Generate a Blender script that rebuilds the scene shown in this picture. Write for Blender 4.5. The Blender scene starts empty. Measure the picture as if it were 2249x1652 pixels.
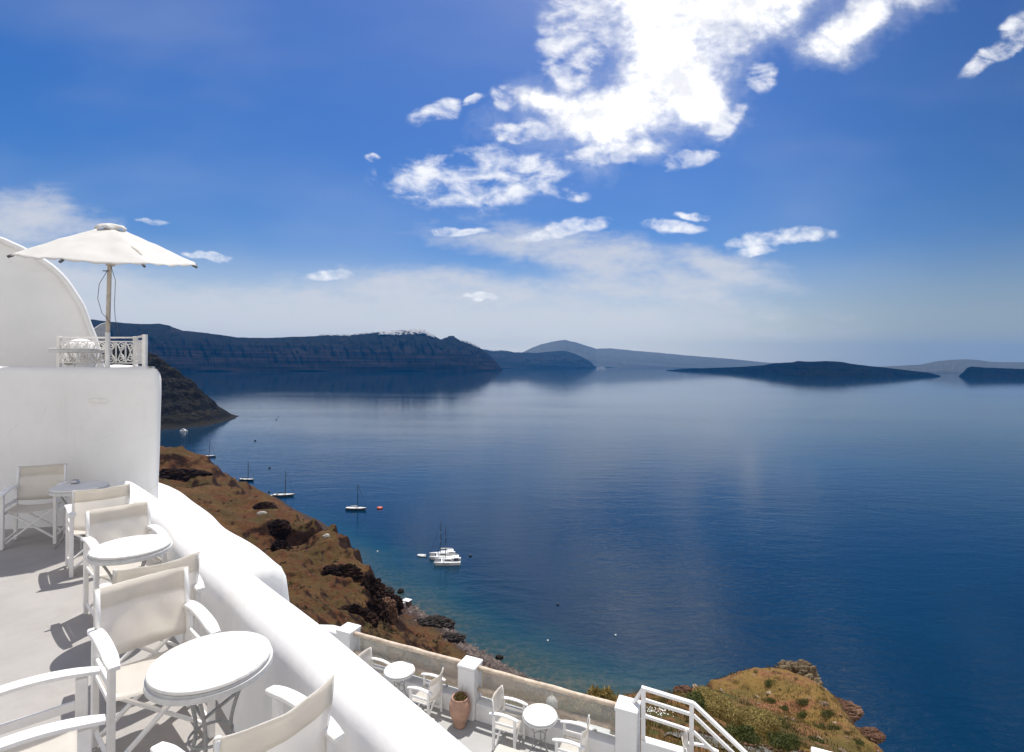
import bpy, bmesh, math, random
import numpy as np
from mathutils import Vector, Matrix, noise as mnoise

R = math.radians
random.seed(7)
scn = bpy.context.scene
COL = scn.collection

# ------------------------------------------------------------------ camera
# the camera stands at the origin (eye height), looks along +Y; sea level is z = -100
F, CX, CY, ROLL, W0 = 1150.0, 1124.5, 796.0, 0.008, 2249.0
cam_data = bpy.data.cameras.new('camera')
cam_data.sensor_width = 36.0
cam_data.lens = 36.0 * F / W0
cam_data.shift_y = -(826.0 - CY) / W0
cam_data.clip_start = 0.05
cam_data.clip_end = 200000.0
cam = bpy.data.objects.new('camera', cam_data)
cam.matrix_world = Matrix.Rotation(-ROLL, 4, 'Y') @ Matrix.Rotation(R(90), 4, 'X')
COL.objects.link(cam)
scn.camera = cam

SEA = -100.0
FLOOR = -2.2          # upper terrace
LOW = -6.87           # lower terrace

_c, _s = math.cos(ROLL), math.sin(ROLL)
def ray(x, y):
    u, v = x - CX, y - CY
    return (u*_c + v*_s)/F, (u*_s - v*_c)/F
def at(x, y, Y):
    a, b = ray(x, y)
    return Vector((a*Y, Y, b*Y))
def onz(x, y, z):
    a, b = ray(x, y)
    Y = z/b
    return Vector((a*Y, Y, z))

# ------------------------------------------------------------------ light and sky
SUN_DIR = Vector((0.045, 0.275, 0.72)).normalized()
SUN_EL = math.asin(SUN_DIR.z)
SUN_AZ = math.atan2(SUN_DIR.x, SUN_DIR.y)
sun_data = bpy.data.lights.new('sun', 'SUN')
sun_data.energy = 4.8
sun_data.angle = R(0.53)
sun_data.color = (1.0, 0.965, 0.90)
sun = bpy.data.objects.new('sun', sun_data)
sun.rotation_euler = SUN_DIR.to_track_quat('Z', 'Y').to_euler()
sun.location = (0, 0, 400)
COL.objects.link(sun)

scn.view_settings.view_transform = 'Standard'
scn.view_settings.look = 'None'
scn.view_settings.exposure = 0.12
scn.view_settings.gamma = 1.0
scn.view_settings.use_curve_mapping = False
scn.cycles.max_bounces = 10
scn.cycles.transparent_max_bounces = 12
scn.cycles.volume_bounces = 0
scn.cycles.sample_clamp_indirect = 6.0

class NT:
    """tiny node-tree helper"""
    def __init__(self, tree):
        self.t = tree
        tree.nodes.clear()
    def n(self, kind, ins=None, **props):
        nd = self.t.nodes.new(kind)
        for k, v in props.items():
            setattr(nd, k, v)
        for k, v in (ins or {}).items():
            self.set(nd.inputs[k], v)
        return nd
    def set(self, sock, v):
        if isinstance(v, bpy.types.NodeSocket):
            self.t.links.new(v, sock)
        elif isinstance(v, bpy.types.Node):
            self.t.links.new(v.outputs[0], sock)
        else:
            if isinstance(v, (tuple, list)) and len(v) == 3 and sock.type == 'RGBA':
                v = (*v, 1.0)
            sock.default_value = v
    def m(self, op, a, b=0.0, c=0.0, clamp=False):
        nd = self.n('ShaderNodeMath', operation=op, use_clamp=clamp)
        self.set(nd.inputs[0], a); self.set(nd.inputs[1], b); self.set(nd.inputs[2], c)
        return nd.outputs[0]
    def vm(self, op, a, b=(0, 0, 0)):
        nd = self.n('ShaderNodeVectorMath', operation=op)
        self.set(nd.inputs[0], a); self.set(nd.inputs[1], b)
        return nd.outputs['Value'] if op in ('LENGTH', 'DOT_PRODUCT', 'DISTANCE') else nd.outputs[0]
    def mix(self, f, a, b, blend='MIX'):
        nd = self.n('ShaderNodeMix', data_type='RGBA', blend_type=blend)
        self.set(nd.inputs[0], f); self.set(nd.inputs[6], a); self.set(nd.inputs[7], b)
        return nd.outputs[2]
    def ramp(self, v, lo, hi, smooth=True):
        nd = self.n('ShaderNodeMapRange', interpolation_type='SMOOTHSTEP' if smooth else 'LINEAR')
        self.set(nd.inputs[0], v); self.set(nd.inputs[1], lo); self.set(nd.inputs[2], hi)
        nd.inputs[3].default_value = 0.0; nd.inputs[4].default_value = 1.0
        return nd.outputs[0]
    def noise(self, vec, scale, detail=4, rough=0.55, dist=0.0):
        nd = self.n('ShaderNodeTexNoise', {'Scale': scale, 'Detail': detail, 'Roughness': rough, 'Distortion': dist})
        self.set(nd.inputs['Vector'], vec)
        return nd.outputs[0]
    def mapping(self, vec, loc=(0, 0, 0), rot=(0, 0, 0), scale=(1, 1, 1), kind='POINT'):
        nd = self.n('ShaderNodeMapping', vector_type=kind)
        self.set(nd.inputs[0], vec)
        nd.inputs['Location'].default_value = loc
        nd.inputs['Rotation'].default_value = rot
        nd.inputs['Scale'].default_value = scale
        return nd.outputs[0]

def build_world():
    w = bpy.data.worlds.new('World')
    scn.world = w
    w.use_nodes = True
    T = NT(w.node_tree)
    sky = T.n('ShaderNodeTexSky', sky_type='NISHITA', sun_disc=False)
    sky.sun_elevation = SUN_EL
    sky.sun_rotation = SUN_AZ
    sky.altitude = 0.0
    sky.air_density = 1.0
    sky.dust_density = 1.2
    sky.ozone_density = 4.0
    d = T.n('ShaderNodeTexCoord').outputs['Generated']
    sep = T.n('ShaderNodeSeparateXYZ'); T.set(sep.inputs[0], d)
    dx, dy, dz = sep.outputs
    ydiv = T.m('MAXIMUM', dy, 0.06)
    px = T.m('DIVIDE', dx, ydiv)
    pz = T.m('DIVIDE', dz, ydiv)
    comb = T.n('ShaderNodeCombineXYZ'); T.set(comb.inputs[0], px); T.set(comb.inputs[1], pz)
    P = comb.outputs[0]
    # a bit of domain warp so that blob outlines are ragged
    wn = T.n('ShaderNodeTexNoise', {'Scale': 5.0, 'Detail': 4, 'Roughness': 0.6}); T.set(wn.inputs['Vector'], P)
    warp = T.vm('SUBTRACT', wn.outputs['Color'], (0.5, 0.5, 0.5))
    wsc = T.n('ShaderNodeVectorMath', operation='SCALE'); T.set(wsc.inputs[0], warp); wsc.inputs['Scale'].default_value = 0.085
    PW = T.vm('ADD', P, wsc.outputs[0])
    def field(blobs, k):
        cur = None
        for (x, y, a, b, rot) in blobs:
            ca, cb = ray(x, y)
            mp = T.mapping(PW, loc=(ca, cb, 0), rot=(0, 0, R(rot)), scale=(a/F, b/F, 1.0), kind='TEXTURE')
            sub = T.vm('MULTIPLY', mp, (1, 1, 0))
            L = T.vm('LENGTH', sub)
            if cur is None:
                cur = L
            else:
                cur = T.m('SMOOTH_MIN', cur, L, k)
        return cur
    cumulus = [(1345, 250, 215, 92, 4), (1490, 110, 185, 140, 48), (1420, 0, 180, 110, 0), (1640, 5, 200, 80, 16),
               (1195, 222, 70, 34, -6), (1405, 318, 95, 34, 0), (1530, 215, 70, 70, 40),
               (1900, 45, 150, 56, 24)]
    wisps = [(1030, 395, 235, 76, 2), (945, 400, 130, 62, 0), (1120, 378, 140, 50, -8), (1262, 70, 85, 130, -25), (1255, 150, 60, 50, 30), (1220, 416, 80, 20, -8), (962, 248, 62, 34, 12), (1040, 230, 30, 15, 18), (1113, 222, 46, 36, 0),
             (1310, 342, 110, 24, 2), (1510, 342, 80, 22, 14), (1577, 286, 36, 20, 0), (1178, 285, 44, 26, 0), (1050, 650, 44, 9, 4),
             (340, 474, 50, 10, 0), (1665, 172, 42, 42, 50), (2195, 118, 110, 28, 26), (2245, 62, 80, 36, 30), (820, 344, 24, 14, 0), (1120, 300, 60, 24, 0), (1590, 250, 50, 40, 40),
             (1245, 503, 130, 24, 16), (1470, 500, 84, 20, 2), (1712, 526, 150, 24, 4), (1658, 553, 56, 14, 0), (725, 602, 74, 15, 4), (455, 562, 60, 10, -10), (1000, 512, 80, 14, 0), (1530, 470, 60, 12, 0)]
    strat = [(1130, 545, 210, 36, -8), (1330, 575, 290, 60, -14), (1450, 630, 260, 66, -6), (1000, 640, 420, 50, -2), (620, 668, 560, 52, 0),
             (1600, 590, 150, 40, -12), (50, 490, 190, 76, -8), (200, 640, 330, 84, -12), (1150, 700, 640, 52, 0), (400, 720, 900, 60, 0)]
    mA = T.m('SUBTRACT', 1.0, field(cumulus, 0.28))
    mC = T.m('SUBTRACT', 1.0, field(wisps, 0.2))
    mB = T.m('SUBTRACT', 1.0, field(strat, 0.35))
    nA = T.noise(P, 9.0, 9, 0.53, 0.35)
    nB = T.noise(T.mapping(P, rot=(0, 0, R(-6)), scale=(1.0, 2.8, 1.0)), 8.0, 9, 0.62)
    nC = T.noise(T.mapping(P, rot=(0, 0, R(12)), scale=(1.0, 1.7, 1.0)), 15.0, 8, 0.56, 0.4)
    nFine = T.noise(T.mapping(P, scale=(1.0, 1.4, 1.0)), 46.0, 7, 0.62)
    fine = T.m('SUBTRACT', nFine, 0.5)
    front = T.ramp(dy, 0.08, 0.16)
    fA = T.m('ADD', mA, T.m('MULTIPLY', T.m('SUBTRACT', nA, 0.5), 1.9))
    fA = T.m('ADD', fA, T.m('MULTIPLY', fine, 0.55))
    dA = T.m('MULTIPLY', T.m('MAXIMUM', T.ramp(fA, -0.20, 0.70), T.m('MULTIPLY', T.ramp(fA, -0.55, 0.30), 0.22)), front)
    fC = T.m('ADD', T.m('MINIMUM', mC, 0.42), T.m('MULTIPLY', T.m('SUBTRACT', nC, 0.5), 2.3))
    fC = T.m('ADD', fC, T.m('MULTIPLY', fine, 0.55))
    dC = T.m('MULTIPLY', T.m('MULTIPLY', T.ramp(fC, -0.02, 0.90), 0.92), T.m('MULTIPLY', front, T.ramp(mC, -0.05, 0.25)))
    fB = T.m('ADD', T.m('MINIMUM', mB, 0.62), T.m('MULTIPLY', T.m('SUBTRACT', nB, 0.5), 1.7))
    fB = T.m('ADD', fB, T.m('MULTIPLY', fine, 0.35))
    dB = T.m('MULTIPLY', T.m('MULTIPLY', T.ramp(fB, -0.25, 0.95), 0.86), front)
    # thin veil of cirrus overall, a pale band of far cloud low over the horizon
    veil = T.m('MULTIPLY', T.ramp(T.noise(T.mapping(P, rot=(0, 0, R(30)), scale=(0.7, 1.8, 1.0)), 2.2, 3, 0.5), 0.42, 0.8), 0.14)
    veil = T.m('MULTIPLY', veil, front)
    low = T.m('MULTIPLY', T.ramp(dz, 0.21, -0.01), 0.86)
    lowcol = T.mix(T.ramp(px, 0.12, 0.85), CLOUD_LOW, CLOUD_LOW2)
    # bright broken cloud added unseen behind the camera, to fill the shaded walls
    rear_fill = T.m('MULTIPLY', T.ramp(T.noise(d, 2.6, 5, 0.6), 0.36, 0.56), T.m('MULTIPLY', T.ramp(dy, 0.02, -0.25), 0.95))
    # sky saturation as a polarised holiday sky
    hs = T.n('ShaderNodeHueSaturation', {'Saturation': SKY_SAT, 'Hue': SKY_HUE, 'Value': SKY_VAL})
    T.set(hs.inputs['Color'], sky.outputs[0])
    dim = T.m('SUBTRACT', 1.0, T.m('MULTIPLY', T.m('MULTIPLY', T.ramp(px, 0.25, 1.05), front), 0.30))
    dsc = T.n('ShaderNodeVectorMath', operation='SCALE'); T.set(dsc.inputs[0], hs.outputs[0]); T.set(dsc.inputs['Scale'], dim)
    base = dsc.outputs[0]
    shade = T.m('MULTIPLY', T.ramp(T.m('ADD', T.noise(T.vm('ADD', P, (0.006, 0.012, 0.0)), 10.0, 9, 0.56), T.m('MULTIPLY', fine, 0.25)), 0.36, 0.62), T.ramp(fA, 0.1, 1.0))
    colA = T.mix(shade, CLOUD_LO, CLOUD_HI)
    c = T.mix(veil, base, CLOUD_SOFT)
    c = T.mix(low, c, lowcol)
    c = T.mix(rear_fill, c, REAR_FILL)
    c = T.mix(dB, c, CLOUD_SOFT)
    c = T.mix(dC, c, CLOUD_WISP)
    c = T.mix(dA, c, colA)
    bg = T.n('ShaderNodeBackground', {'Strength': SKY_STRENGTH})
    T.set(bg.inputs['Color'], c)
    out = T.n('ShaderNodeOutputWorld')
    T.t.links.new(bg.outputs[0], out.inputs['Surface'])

SKY_STRENGTH = 0.10
SKY_SAT, SKY_HUE, SKY_VAL = 1.44, 0.512, 0.98
CLOUD_HI, CLOUD_LO, CLOUD_SOFT = (16.0, 15.7, 15.4), (8.4, 8.5, 8.9), (6.6, 6.7, 7.0)
CLOUD_LOW2 = (3.5, 3.9, 4.1)
CLOUD_WISP, CLOUD_LOW, REAR_FILL = (9.8, 9.8, 9.9), (8.4, 8.3, 7.8), (9.8, 9.5, 9.0)
build_world()

# ------------------------------------------------------------------ object helpers
def tag(o, label=None, cat=None, group=None, kind=None):
    if label: o['label'] = label
    if cat: o['category'] = cat
    if group: o['group'] = group
    if kind: o['kind'] = kind
    return o

def thing(name, label, cat, loc=(0, 0, 0), rz=0.0, group=None):
    o = bpy.data.objects.new(name, None)
    o.empty_display_size = 0.2
    COL.objects.link(o)
    o.location = loc
    o.rotation_euler = (0, 0, rz)
    return tag(o, label, cat, group)

def dup(root, loc, rz, label=None, group=None):
    r = root.copy(); COL.objects.link(r)
    r.location = loc; r.rotation_euler = (0, 0, rz)
    if label: r['label'] = label
    if group: r['group'] = group
    for ch in list(root.children):
        c = ch.copy(); COL.objects.link(c); c.parent = r
        for g in list(ch.children):
            d = g.copy(); COL.objects.link(d); d.parent = c
    return r

class MB:
    def __init__(self):
        self.v, self.f = [], []
    def add(self, vs, fs, M=None):
        b = len(self.v)
        for p in vs:
            p = Vector(p)
            self.v.append(tuple(M @ p) if M is not None else tuple(p))
        self.f += [tuple(b + i for i in f) for f in fs]
        return self
    def box(self, c, s, M=None):
        x, y, z = s[0]/2, s[1]/2, s[2]/2
        vs = [(c[0]+i*x, c[1]+j*y, c[2]+k*z) for k in (-1, 1) for j in (-1, 1) for i in (-1, 1)]
        return self.add(vs, [(0, 2, 3, 1), (4, 5, 7, 6), (0, 1, 5, 4), (2, 6, 7, 3), (0, 4, 6, 2), (1, 3, 7, 5)], M)
    def bar(self, p, q, w, h, up=(0, 0, 1)):
        p, q = Vector(p), Vector(q)
        d = q - p; L = d.length; d.normalize()
        u = Vector(up)
        if abs(u.dot(d)) > 0.98: u = Vector((0, 1, 0))
        s = d.cross(u).normalized(); u = s.cross(d)
        M = Matrix((s, d, u)).transposed().to_4x4()
        M.translation = (p + q)/2
        return self.box((0, 0, 0), (w, L, h), M)
    def tube(self, pts, r, n=8, closed=False):
        pts = [Vector(p) for p in pts]
        N = len(pts)
        rs = r if isinstance(r, (list, tuple)) else [r]*N
        vs, fs = [], []
        prev = None
        for i, p in enumerate(pts):
            if closed:
                d = pts[(i+1) % N] - pts[i-1]
            else:
                d = pts[min(i+1, N-1)] - pts[max(i-1, 0)]
            d.normalize()
            if prev is None:
                ref = Vector((0, 0, 1)) if abs(d.z) < 0.9 else Vector((1, 0, 0))
                a = d.cross(ref).normalized()
            else:
                a = (prev - d*prev.dot(d)).normalized()
            b = d.cross(a); prev = a
            for k in range(n):
                t = 2*math.pi*k/n
                vs.append(p + (a*math.cos(t) + b*math.sin(t))*rs[i])
        for i in range(N if closed else N-1):
            for k in range(n):
                k2 = (k+1) % n; i2 = (i+1) % N
                fs.append((i*n+k, i*n+k2, i2*n+k2, i2*n+k))
        if not closed:
            fs.append(tuple(range(n-1, -1, -1)))
            fs.append(tuple((N-1)*n+k for k in range(n)))
        return self.add(vs, fs)
    def lathe(self, prof, n=24, M=None, capb=True, capt=True):
        vs, fs = [], []
        for (r, z) in prof:
            for k in range(n):
                t = 2*math.pi*k/n
                vs.append((r*math.cos(t), r*math.sin(t), z))
        for i in range(len(prof)-1):
            for k in range(n):
                k2 = (k+1) % n
                fs.append((i*n+k, i*n+k2, (i+1)*n+k2, (i+1)*n+k))
        if capb: fs.append(tuple(range(n-1, -1, -1)))
        if capt: fs.append(tuple((len(prof)-1)*n+k for k in range(n)))
        return self.add(vs, fs, M)
    def prism(self, poly, z0, z1):
        n = len(poly)
        vs = [(p[0], p[1], z0) for p in poly] + [(p[0], p[1], z1) for p in poly]
        fs = [tuple(range(n-1, -1, -1)), tuple(range(n, 2*n))]
        fs += [(i, (i+1) % n, n+(i+1) % n, n+i) for i in range(n)]
        return self.add(vs, fs)
    def grid(self, rows, close_u=False):
        """rows: list of equal-length lists of points"""
        n = len(rows[0]); vs = [p for r in rows for p in r]; fs = []
        for i in range(len(rows)-1):
            for k in range(n if close_u else n-1):
                k2 = (k+1) % n
                fs.append((i*n+k, i*n+k2, (i+1)*n+k2, (i+1)*n+k))
        return self.add(vs, fs)
    def build(self, name, mat, parent=None, smooth=False, bevel=0.0, seg=2, angle=30, fix=True, loc=None, rot=None):
        me = bpy.data.meshes.new(name)
        me.from_pydata(self.v, [], self.f)
        if bevel or fix:
            bm = bmesh.new(); bm.from_mesh(me)
            if bevel:
                es = [e for e in bm.edges if len(e.link_faces) == 2 and e.calc_face_angle(0) > R(angle)]
                bmesh.ops.bevel(bm, geom=es, offset=bevel, segments=seg, affect='EDGES', profile=0.5, clamp_overlap=True)
            if fix:
                bmesh.ops.recalc_face_normals(bm, faces=bm.faces)
            bm.to_mesh(me); bm.free()
        me.materials.append(mat)
        if smooth:
            me.polygons.foreach_set('use_smooth', [True]*len(me.polygons))
        o = bpy.data.objects.new(name, me)
        COL.objects.link(o)
        if parent is not None: o.parent = parent
        if loc is not None: o.location = loc
        if rot is not None: o.rotation_euler = rot
        return o

# ------------------------------------------------------------------ numpy noise
_rng = np.random.RandomState(11)
_perm = _rng.permutation(512)
_grad = np.stack([np.cos(np.linspace(0, 2*np.pi, 64, endpoint=False)), np.sin(np.linspace(0, 2*np.pi, 64, endpoint=False))], 1)
def perlin(x, y):
    xi = np.floor(x).astype(int); yi = np.floor(y).astype(int)
    xf = x - xi; yf = y - yi
    u = xf*xf*xf*(xf*(xf*6-15)+10); v = yf*yf*yf*(yf*(yf*6-15)+10)
    def g(ix, iy, dx, dy):
        h = _perm[(_perm[ix % 512] + iy) % 512] % 64
        return _grad[h, 0]*dx + _grad[h, 1]*dy
    a = g(xi, yi, xf, yf); b = g(xi+1, yi, xf-1, yf)
    c = g(xi, yi+1, xf, yf-1); d = g(xi+1, yi+1, xf-1, yf-1)
    return (a*(1-u)+b*u)*(1-v) + (c*(1-u)+d*u)*v
def fbm(x, y, oct=5, gain=0.5, lac=2.03, ridged=False):
    s = np.zeros_like(x); a = 1.0; f = 1.0; t = 0.0
    for i in range(oct):
        p = perlin(x*f + 17.3*i, y*f - 9.1*i)
        if ridged: p = 0.5 - np.abs(p)*1.6
        s += a*p; t += a
        a *= gain; f *= lac
    return s/t*1.6

# ------------------------------------------------------------------ materials
def pbr(name, color, rough=0.6, var=0.0, vscale=3.0, bump=0.0, bscale=40.0, trans=0.0, metal=0.0, spec=0.5, dirt=None, dscale=1.2, crack=0.0):
    m = bpy.data.materials.new(name); m.use_nodes = True
    T = NT(m.node_tree)
    pos = T.n('ShaderNodeTexCoord').outputs['Object']
    col = color
    if var:
        f = T.ramp(T.noise(pos, vscale, 5, 0.6), 0.3, 0.7)
        lo = tuple(max(0, c*(1-var)) for c in color); hi = tuple(min(1, c*(1+var*0.5)) for c in color)
        col = T.mix(f, lo, hi)
    if dirt:
        f = T.m('MULTIPLY', T.ramp(T.noise(pos, dscale, 7, 0.68, 0.4), 0.54, 0.75), 0.55)
        col = T.mix(f, col, dirt)
    if crack:      # fine hairline cracks and brush streaks in the limewash
        wv = T.n('ShaderNodeTexNoise', {'Scale': 2.0, 'Detail': 3}); T.set(wv.inputs['Vector'], pos)
        pw = T.vm('ADD', pos, T.vm('MULTIPLY', wv.outputs['Color'], (0.35, 0.35, 0.35)))
        vo = T.n('ShaderNodeTexVoronoi', {'Scale': 1.15}, feature='DISTANCE_TO_EDGE'); T.set(vo.inputs['Vector'], pw)
        ck = T.m('MULTIPLY', T.ramp(vo.outputs['Distance'], 0.005, 0.001), T.ramp(T.noise(pos, 0.8, 3), 0.56, 0.68))
        st = T.ramp(T.noise(T.mapping(pos, scale=(5.0, 5.0, 0.5)), 1.4, 5, 0.65), 0.52, 0.78)
        col = T.mix(T.m('MULTIPLY', ck, crack), col, tuple(v*0.45 for v in color))
        col = T.mix(T.m('MULTIPLY', st, 0.22), col, tuple(v*f for v, f in zip(color, (0.74, 0.72, 0.67))))
    p = T.n('ShaderNodeBsdfPrincipled', {'Base Color': col, 'Roughness': rough, 'Metallic': metal, 'Specular IOR Level': spec})
    if bump:
        b = T.n('ShaderNodeBump', {'Strength': bump, 'Distance': 0.01})
        T.set(b.inputs['Height'], T.noise(pos, bscale, 4, 0.6))
        T.set(p.inputs['Normal'], b.outputs[0])
    sh = p.outputs[0]
    if trans:
        tr = T.n('ShaderNodeBsdfTranslucent')
        T.set(tr.inputs[0], col if not isinstance(col, tuple) else (*col, 1.0))
        mx = T.n('ShaderNodeMixShader', {0: trans}); T.set(mx.inputs[1], sh); T.set(mx.inputs[2], tr.outputs[0])
        sh = mx.outputs[0]
    out = T.n('ShaderNodeOutputMaterial'); T.t.links.new(sh, out.inputs[0])
    return m

M_PLASTER = pbr('white_plaster', (0.80, 0.79, 0.775), 0.85, var=0.05, vscale=1.3, bump=0.35, bscale=9.0, dirt=(0.66, 0.64, 0.60), dscale=0.9, crack=0.28)
M_FLOOR = pbr('painted_floor', (0.33, 0.312, 0.298), 0.8, var=0.08, vscale=2.5, bump=0.2, bscale=60, dirt=(0.245, 0.23, 0.215), dscale=2.2, crack=0.35)
M_LOWFLOOR = pbr('pale_floor', (0.37, 0.368, 0.36), 0.8, var=0.06, vscale=2.5, bump=0.2, bscale=60, dirt=(0.33, 0.33, 0.32), dscale=2.2)
M_WOOD = pbr('white_painted_wood', (0.80, 0.785, 0.765), 0.5, var=0.05, vscale=14, bump=0.12, bscale=30)
M_CANVAS = pbr('cream_canvas', (0.92, 0.89, 0.84), 0.9, var=0.03, vscale=5, bump=0.3, bscale=160, trans=0.68)
M_UMB = pbr('umbrella_canvas', (0.84, 0.825, 0.795), 0.9, var=0.04, vscale=3, bump=0.25, bscale=14, trans=0.4)
M_RIM = pbr('pale_grey_iron', (0.58, 0.575, 0.56), 0.5, var=0.1, vscale=20)
M_IRON = pbr('grey_iron', (0.36, 0.36, 0.35), 0.5, var=0.15, vscale=30)
M_WIRON = pbr('white_iron', (0.78, 0.76, 0.73), 0.5, var=0.08, vscale=20)
M_POLE = pbr('pale_wood_pole', (0.50, 0.44, 0.37), 0.6, var=0.15, vscale=12)
M_RAILWOOD = pbr('weathered_wood', (0.60, 0.49, 0.375), 0.7, var=0.28, vscale=7, bump=0.3, bscale=35)
M_TERRA = pbr('terracotta', (0.43, 0.255, 0.18), 0.8, var=0.15, vscale=6, bump=0.3, bscale=30, dirt=(0.30, 0.19, 0.14), dscale=5)
M_SOIL = pbr('soil', (0.08, 0.06, 0.04), 0.95, var=0.3, vscale=20)
M_DARK = pbr('dark_cord', (0.08, 0.08, 0.08), 0.7)
M_STEEL = pbr('steel', (0.55, 0.55, 0.55), 0.3, metal=0.8)

def mat_marble():
    m = bpy.data.materials.new('white_marble'); m.use_nodes = True
    T = NT(m.node_tree)
    pos = T.n('ShaderNodeTexCoord').outputs['Object']
    mp = T.mapping(pos, rot=(0, 0, R(28)), scale=(1.0, 7.0, 1.0))
    f = T.ramp(T.noise(mp, 3.2, 6, 0.62, 0.6), 0.5, 0.66)
    col = T.mix(f, (0.72, 0.70, 0.67), (0.57, 0.56, 0.545))
    p = T.n('ShaderNodeBsdfPrincipled', {'Base Color': col, 'Roughness': 0.6, 'Specular IOR Level': 0.3})
    out = T.n('ShaderNodeOutputMaterial'); T.t.links.new(p.outputs[0], out.inputs[0])
    return m
M_MARBLE = mat_marble()

def mat_glass(name, haze, tint):
    """a window pane: mostly clear, a dusty film that scatters, a faint reflection"""
    m = bpy.data.materials.new(name); m.use_nodes = True
    T = NT(m.node_tree)
    tr = T.n('ShaderNodeBsdfTransparent', {'Color': tint})
    df = T.n('ShaderNodeBsdfTranslucent', {'Color': (0.92, 0.87, 0.76)})
    d2 = T.n('ShaderNodeBsdfDiffuse', {'Color': (0.92, 0.87, 0.76)})
    dm = T.n('ShaderNodeMixShader', {0: 0.5}); T.set(dm.inputs[1], df.outputs[0]); T.set(dm.inputs[2], d2.outputs[0])
    gl = T.n('ShaderNodeBsdfGlossy', {'Roughness': 0.03})
    a = T.n('ShaderNodeMixShader', {0: haze}); T.set(a.inputs[1], tr.outputs[0]); T.set(a.inputs[2], dm.outputs[0])
    fr = T.n('ShaderNodeFresnel', {'IOR': 1.35})
    b = T.n('ShaderNodeMixShader'); T.set(b.inputs[0], fr.outputs[0]); T.set(b.inputs[1], a.outputs[0]); T.set(b.inputs[2], gl.outputs[0])
    out = T.n('ShaderNodeOutputMaterial'); T.t.links.new(b.outputs[0], out.inputs[0])
    return m
M_GLASS = mat_glass('dusty_glass', 0.24, (0.93, 0.94, 0.92))
M_GLASS2 = mat_glass('clear_glass', 0.12, (0.92, 0.94, 0.95))
# ------------------------------------------------------------------ upper terrace
E1 = Vector((0.7071, -0.7071, 0)); N1 = Vector((0.7071, 0.7071, 0))
CREST = 1.80
def on_crest(xc, o, z):
    return Vector((xc, CREST - xc, z)) + N1*o

def wob(a, b, s=1.0, amp=0.015):
    return mnoise.noise(Vector((a*s, b*s, 3.7)))*amp

def build_parapet():
    mb = MB(); rows = []
    prof = [(-0.24, FLOOR-0.02), (-0.19, FLOOR+0.05), (-0.155, FLOOR+0.17), (-0.13, -1.80)]
    for i in range(0, 13):
        t = math.pi - math.pi*i/12
        prof.append((0.035 + 0.155*math.cos(t), -1.70 + 0.155*math.sin(t)))
    prof += [(0.20, -1.85), (0.21, -2.2), (0.23, -3.4), (0.26, -5.2), (0.28, -7.4)]
    n = 150
    for i in range(n+1):
        xc = -5.5 + 6.9*i/n
        bend = -0.11*max(0.0, (-3.3-xc)/1.6)**2
        e_ = min(1.0, max(0.0, (-4.86-xc)/0.16)); drop = 0.20*e_*e_*(3-2*e_)
        rows.append([on_crest(xc + wob(j*0.5, xc, 1, 0.0), bend + o + wob(xc*1.1, z*1.3+o*2, 1, 0.03), z - (drop if z > -2.1 else 0.0) + wob(xc*1.0+5, o*3, 1, 0.022)) for j, (o, z) in enumerate(prof)])
    mb.grid(rows)
    o = mb.build('parapet_wall', M_PLASTER, smooth=True)
    tag(o, 'long low white parapet with rounded top beside the upper cafe tables', 'wall')
build_parapet()

def build_outer_ledge():
    mb = MB(); rows = []
    prof = [(0.10, -2.04), (0.25, -2.02), (0.45, -2.0), (0.62, -1.985), (0.74, -2.0), (0.82, -2.06), (0.87, -2.17), (0.90, -2.4), (0.94, -3.2), (1.0, -4.6), (1.1, -8.0)]
    xs = [-6.5 + 3.55*i/40 for i in range(41)]
    for xc in xs:
        k = 1.0 + 0.035*math.sin(xc*2.3+0.6) + 0.02*math.sin(xc*5.1)
        up = 0.02*math.sin(xc*3.1)
        rows.append([on_crest(xc, o*(k if o < 0.93 else 1+(k-1)*0.6), z+up*(1 if z > -2.3 else 0)) for (o, z) in prof])
    for (dx, dz, k) in ((0.05, -0.02, 0.99), (0.09, -0.06, 0.975), (0.115, -0.13, 0.96), (0.13, -0.3, 0.95), (0.2, -1.2, 0.97), (0.4, -6.0, 1.0)):
        xc = xs[-1] + dx
        rows.append([on_crest(xc, o*k*1.02, max(z+dz, -8.1)) for (o, z) in prof])
    mb.grid(rows)
    o = mb.build('plaster_ledge', M_PLASTER, smooth=True)
    tag(o, 'lumpy white plaster ledge bulging out over the brown slope', 'ledge')
build_outer_ledge()

def build_terrace_floor():
    poly = [(-10.5, 7.2), (-5.2, 7.4), (-5.2, CREST+5.2-0.05), (1.6, CREST-1.6-0.05), (1.6, -2.5), (-10.5, -2.5)]
    mb = MB(); mb.prism(poly, -7.6, FLOOR)
    o = mb.build('terrace_floor', M_FLOOR)
    tag(o, kind='structure')
build_terrace_floor()

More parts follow.
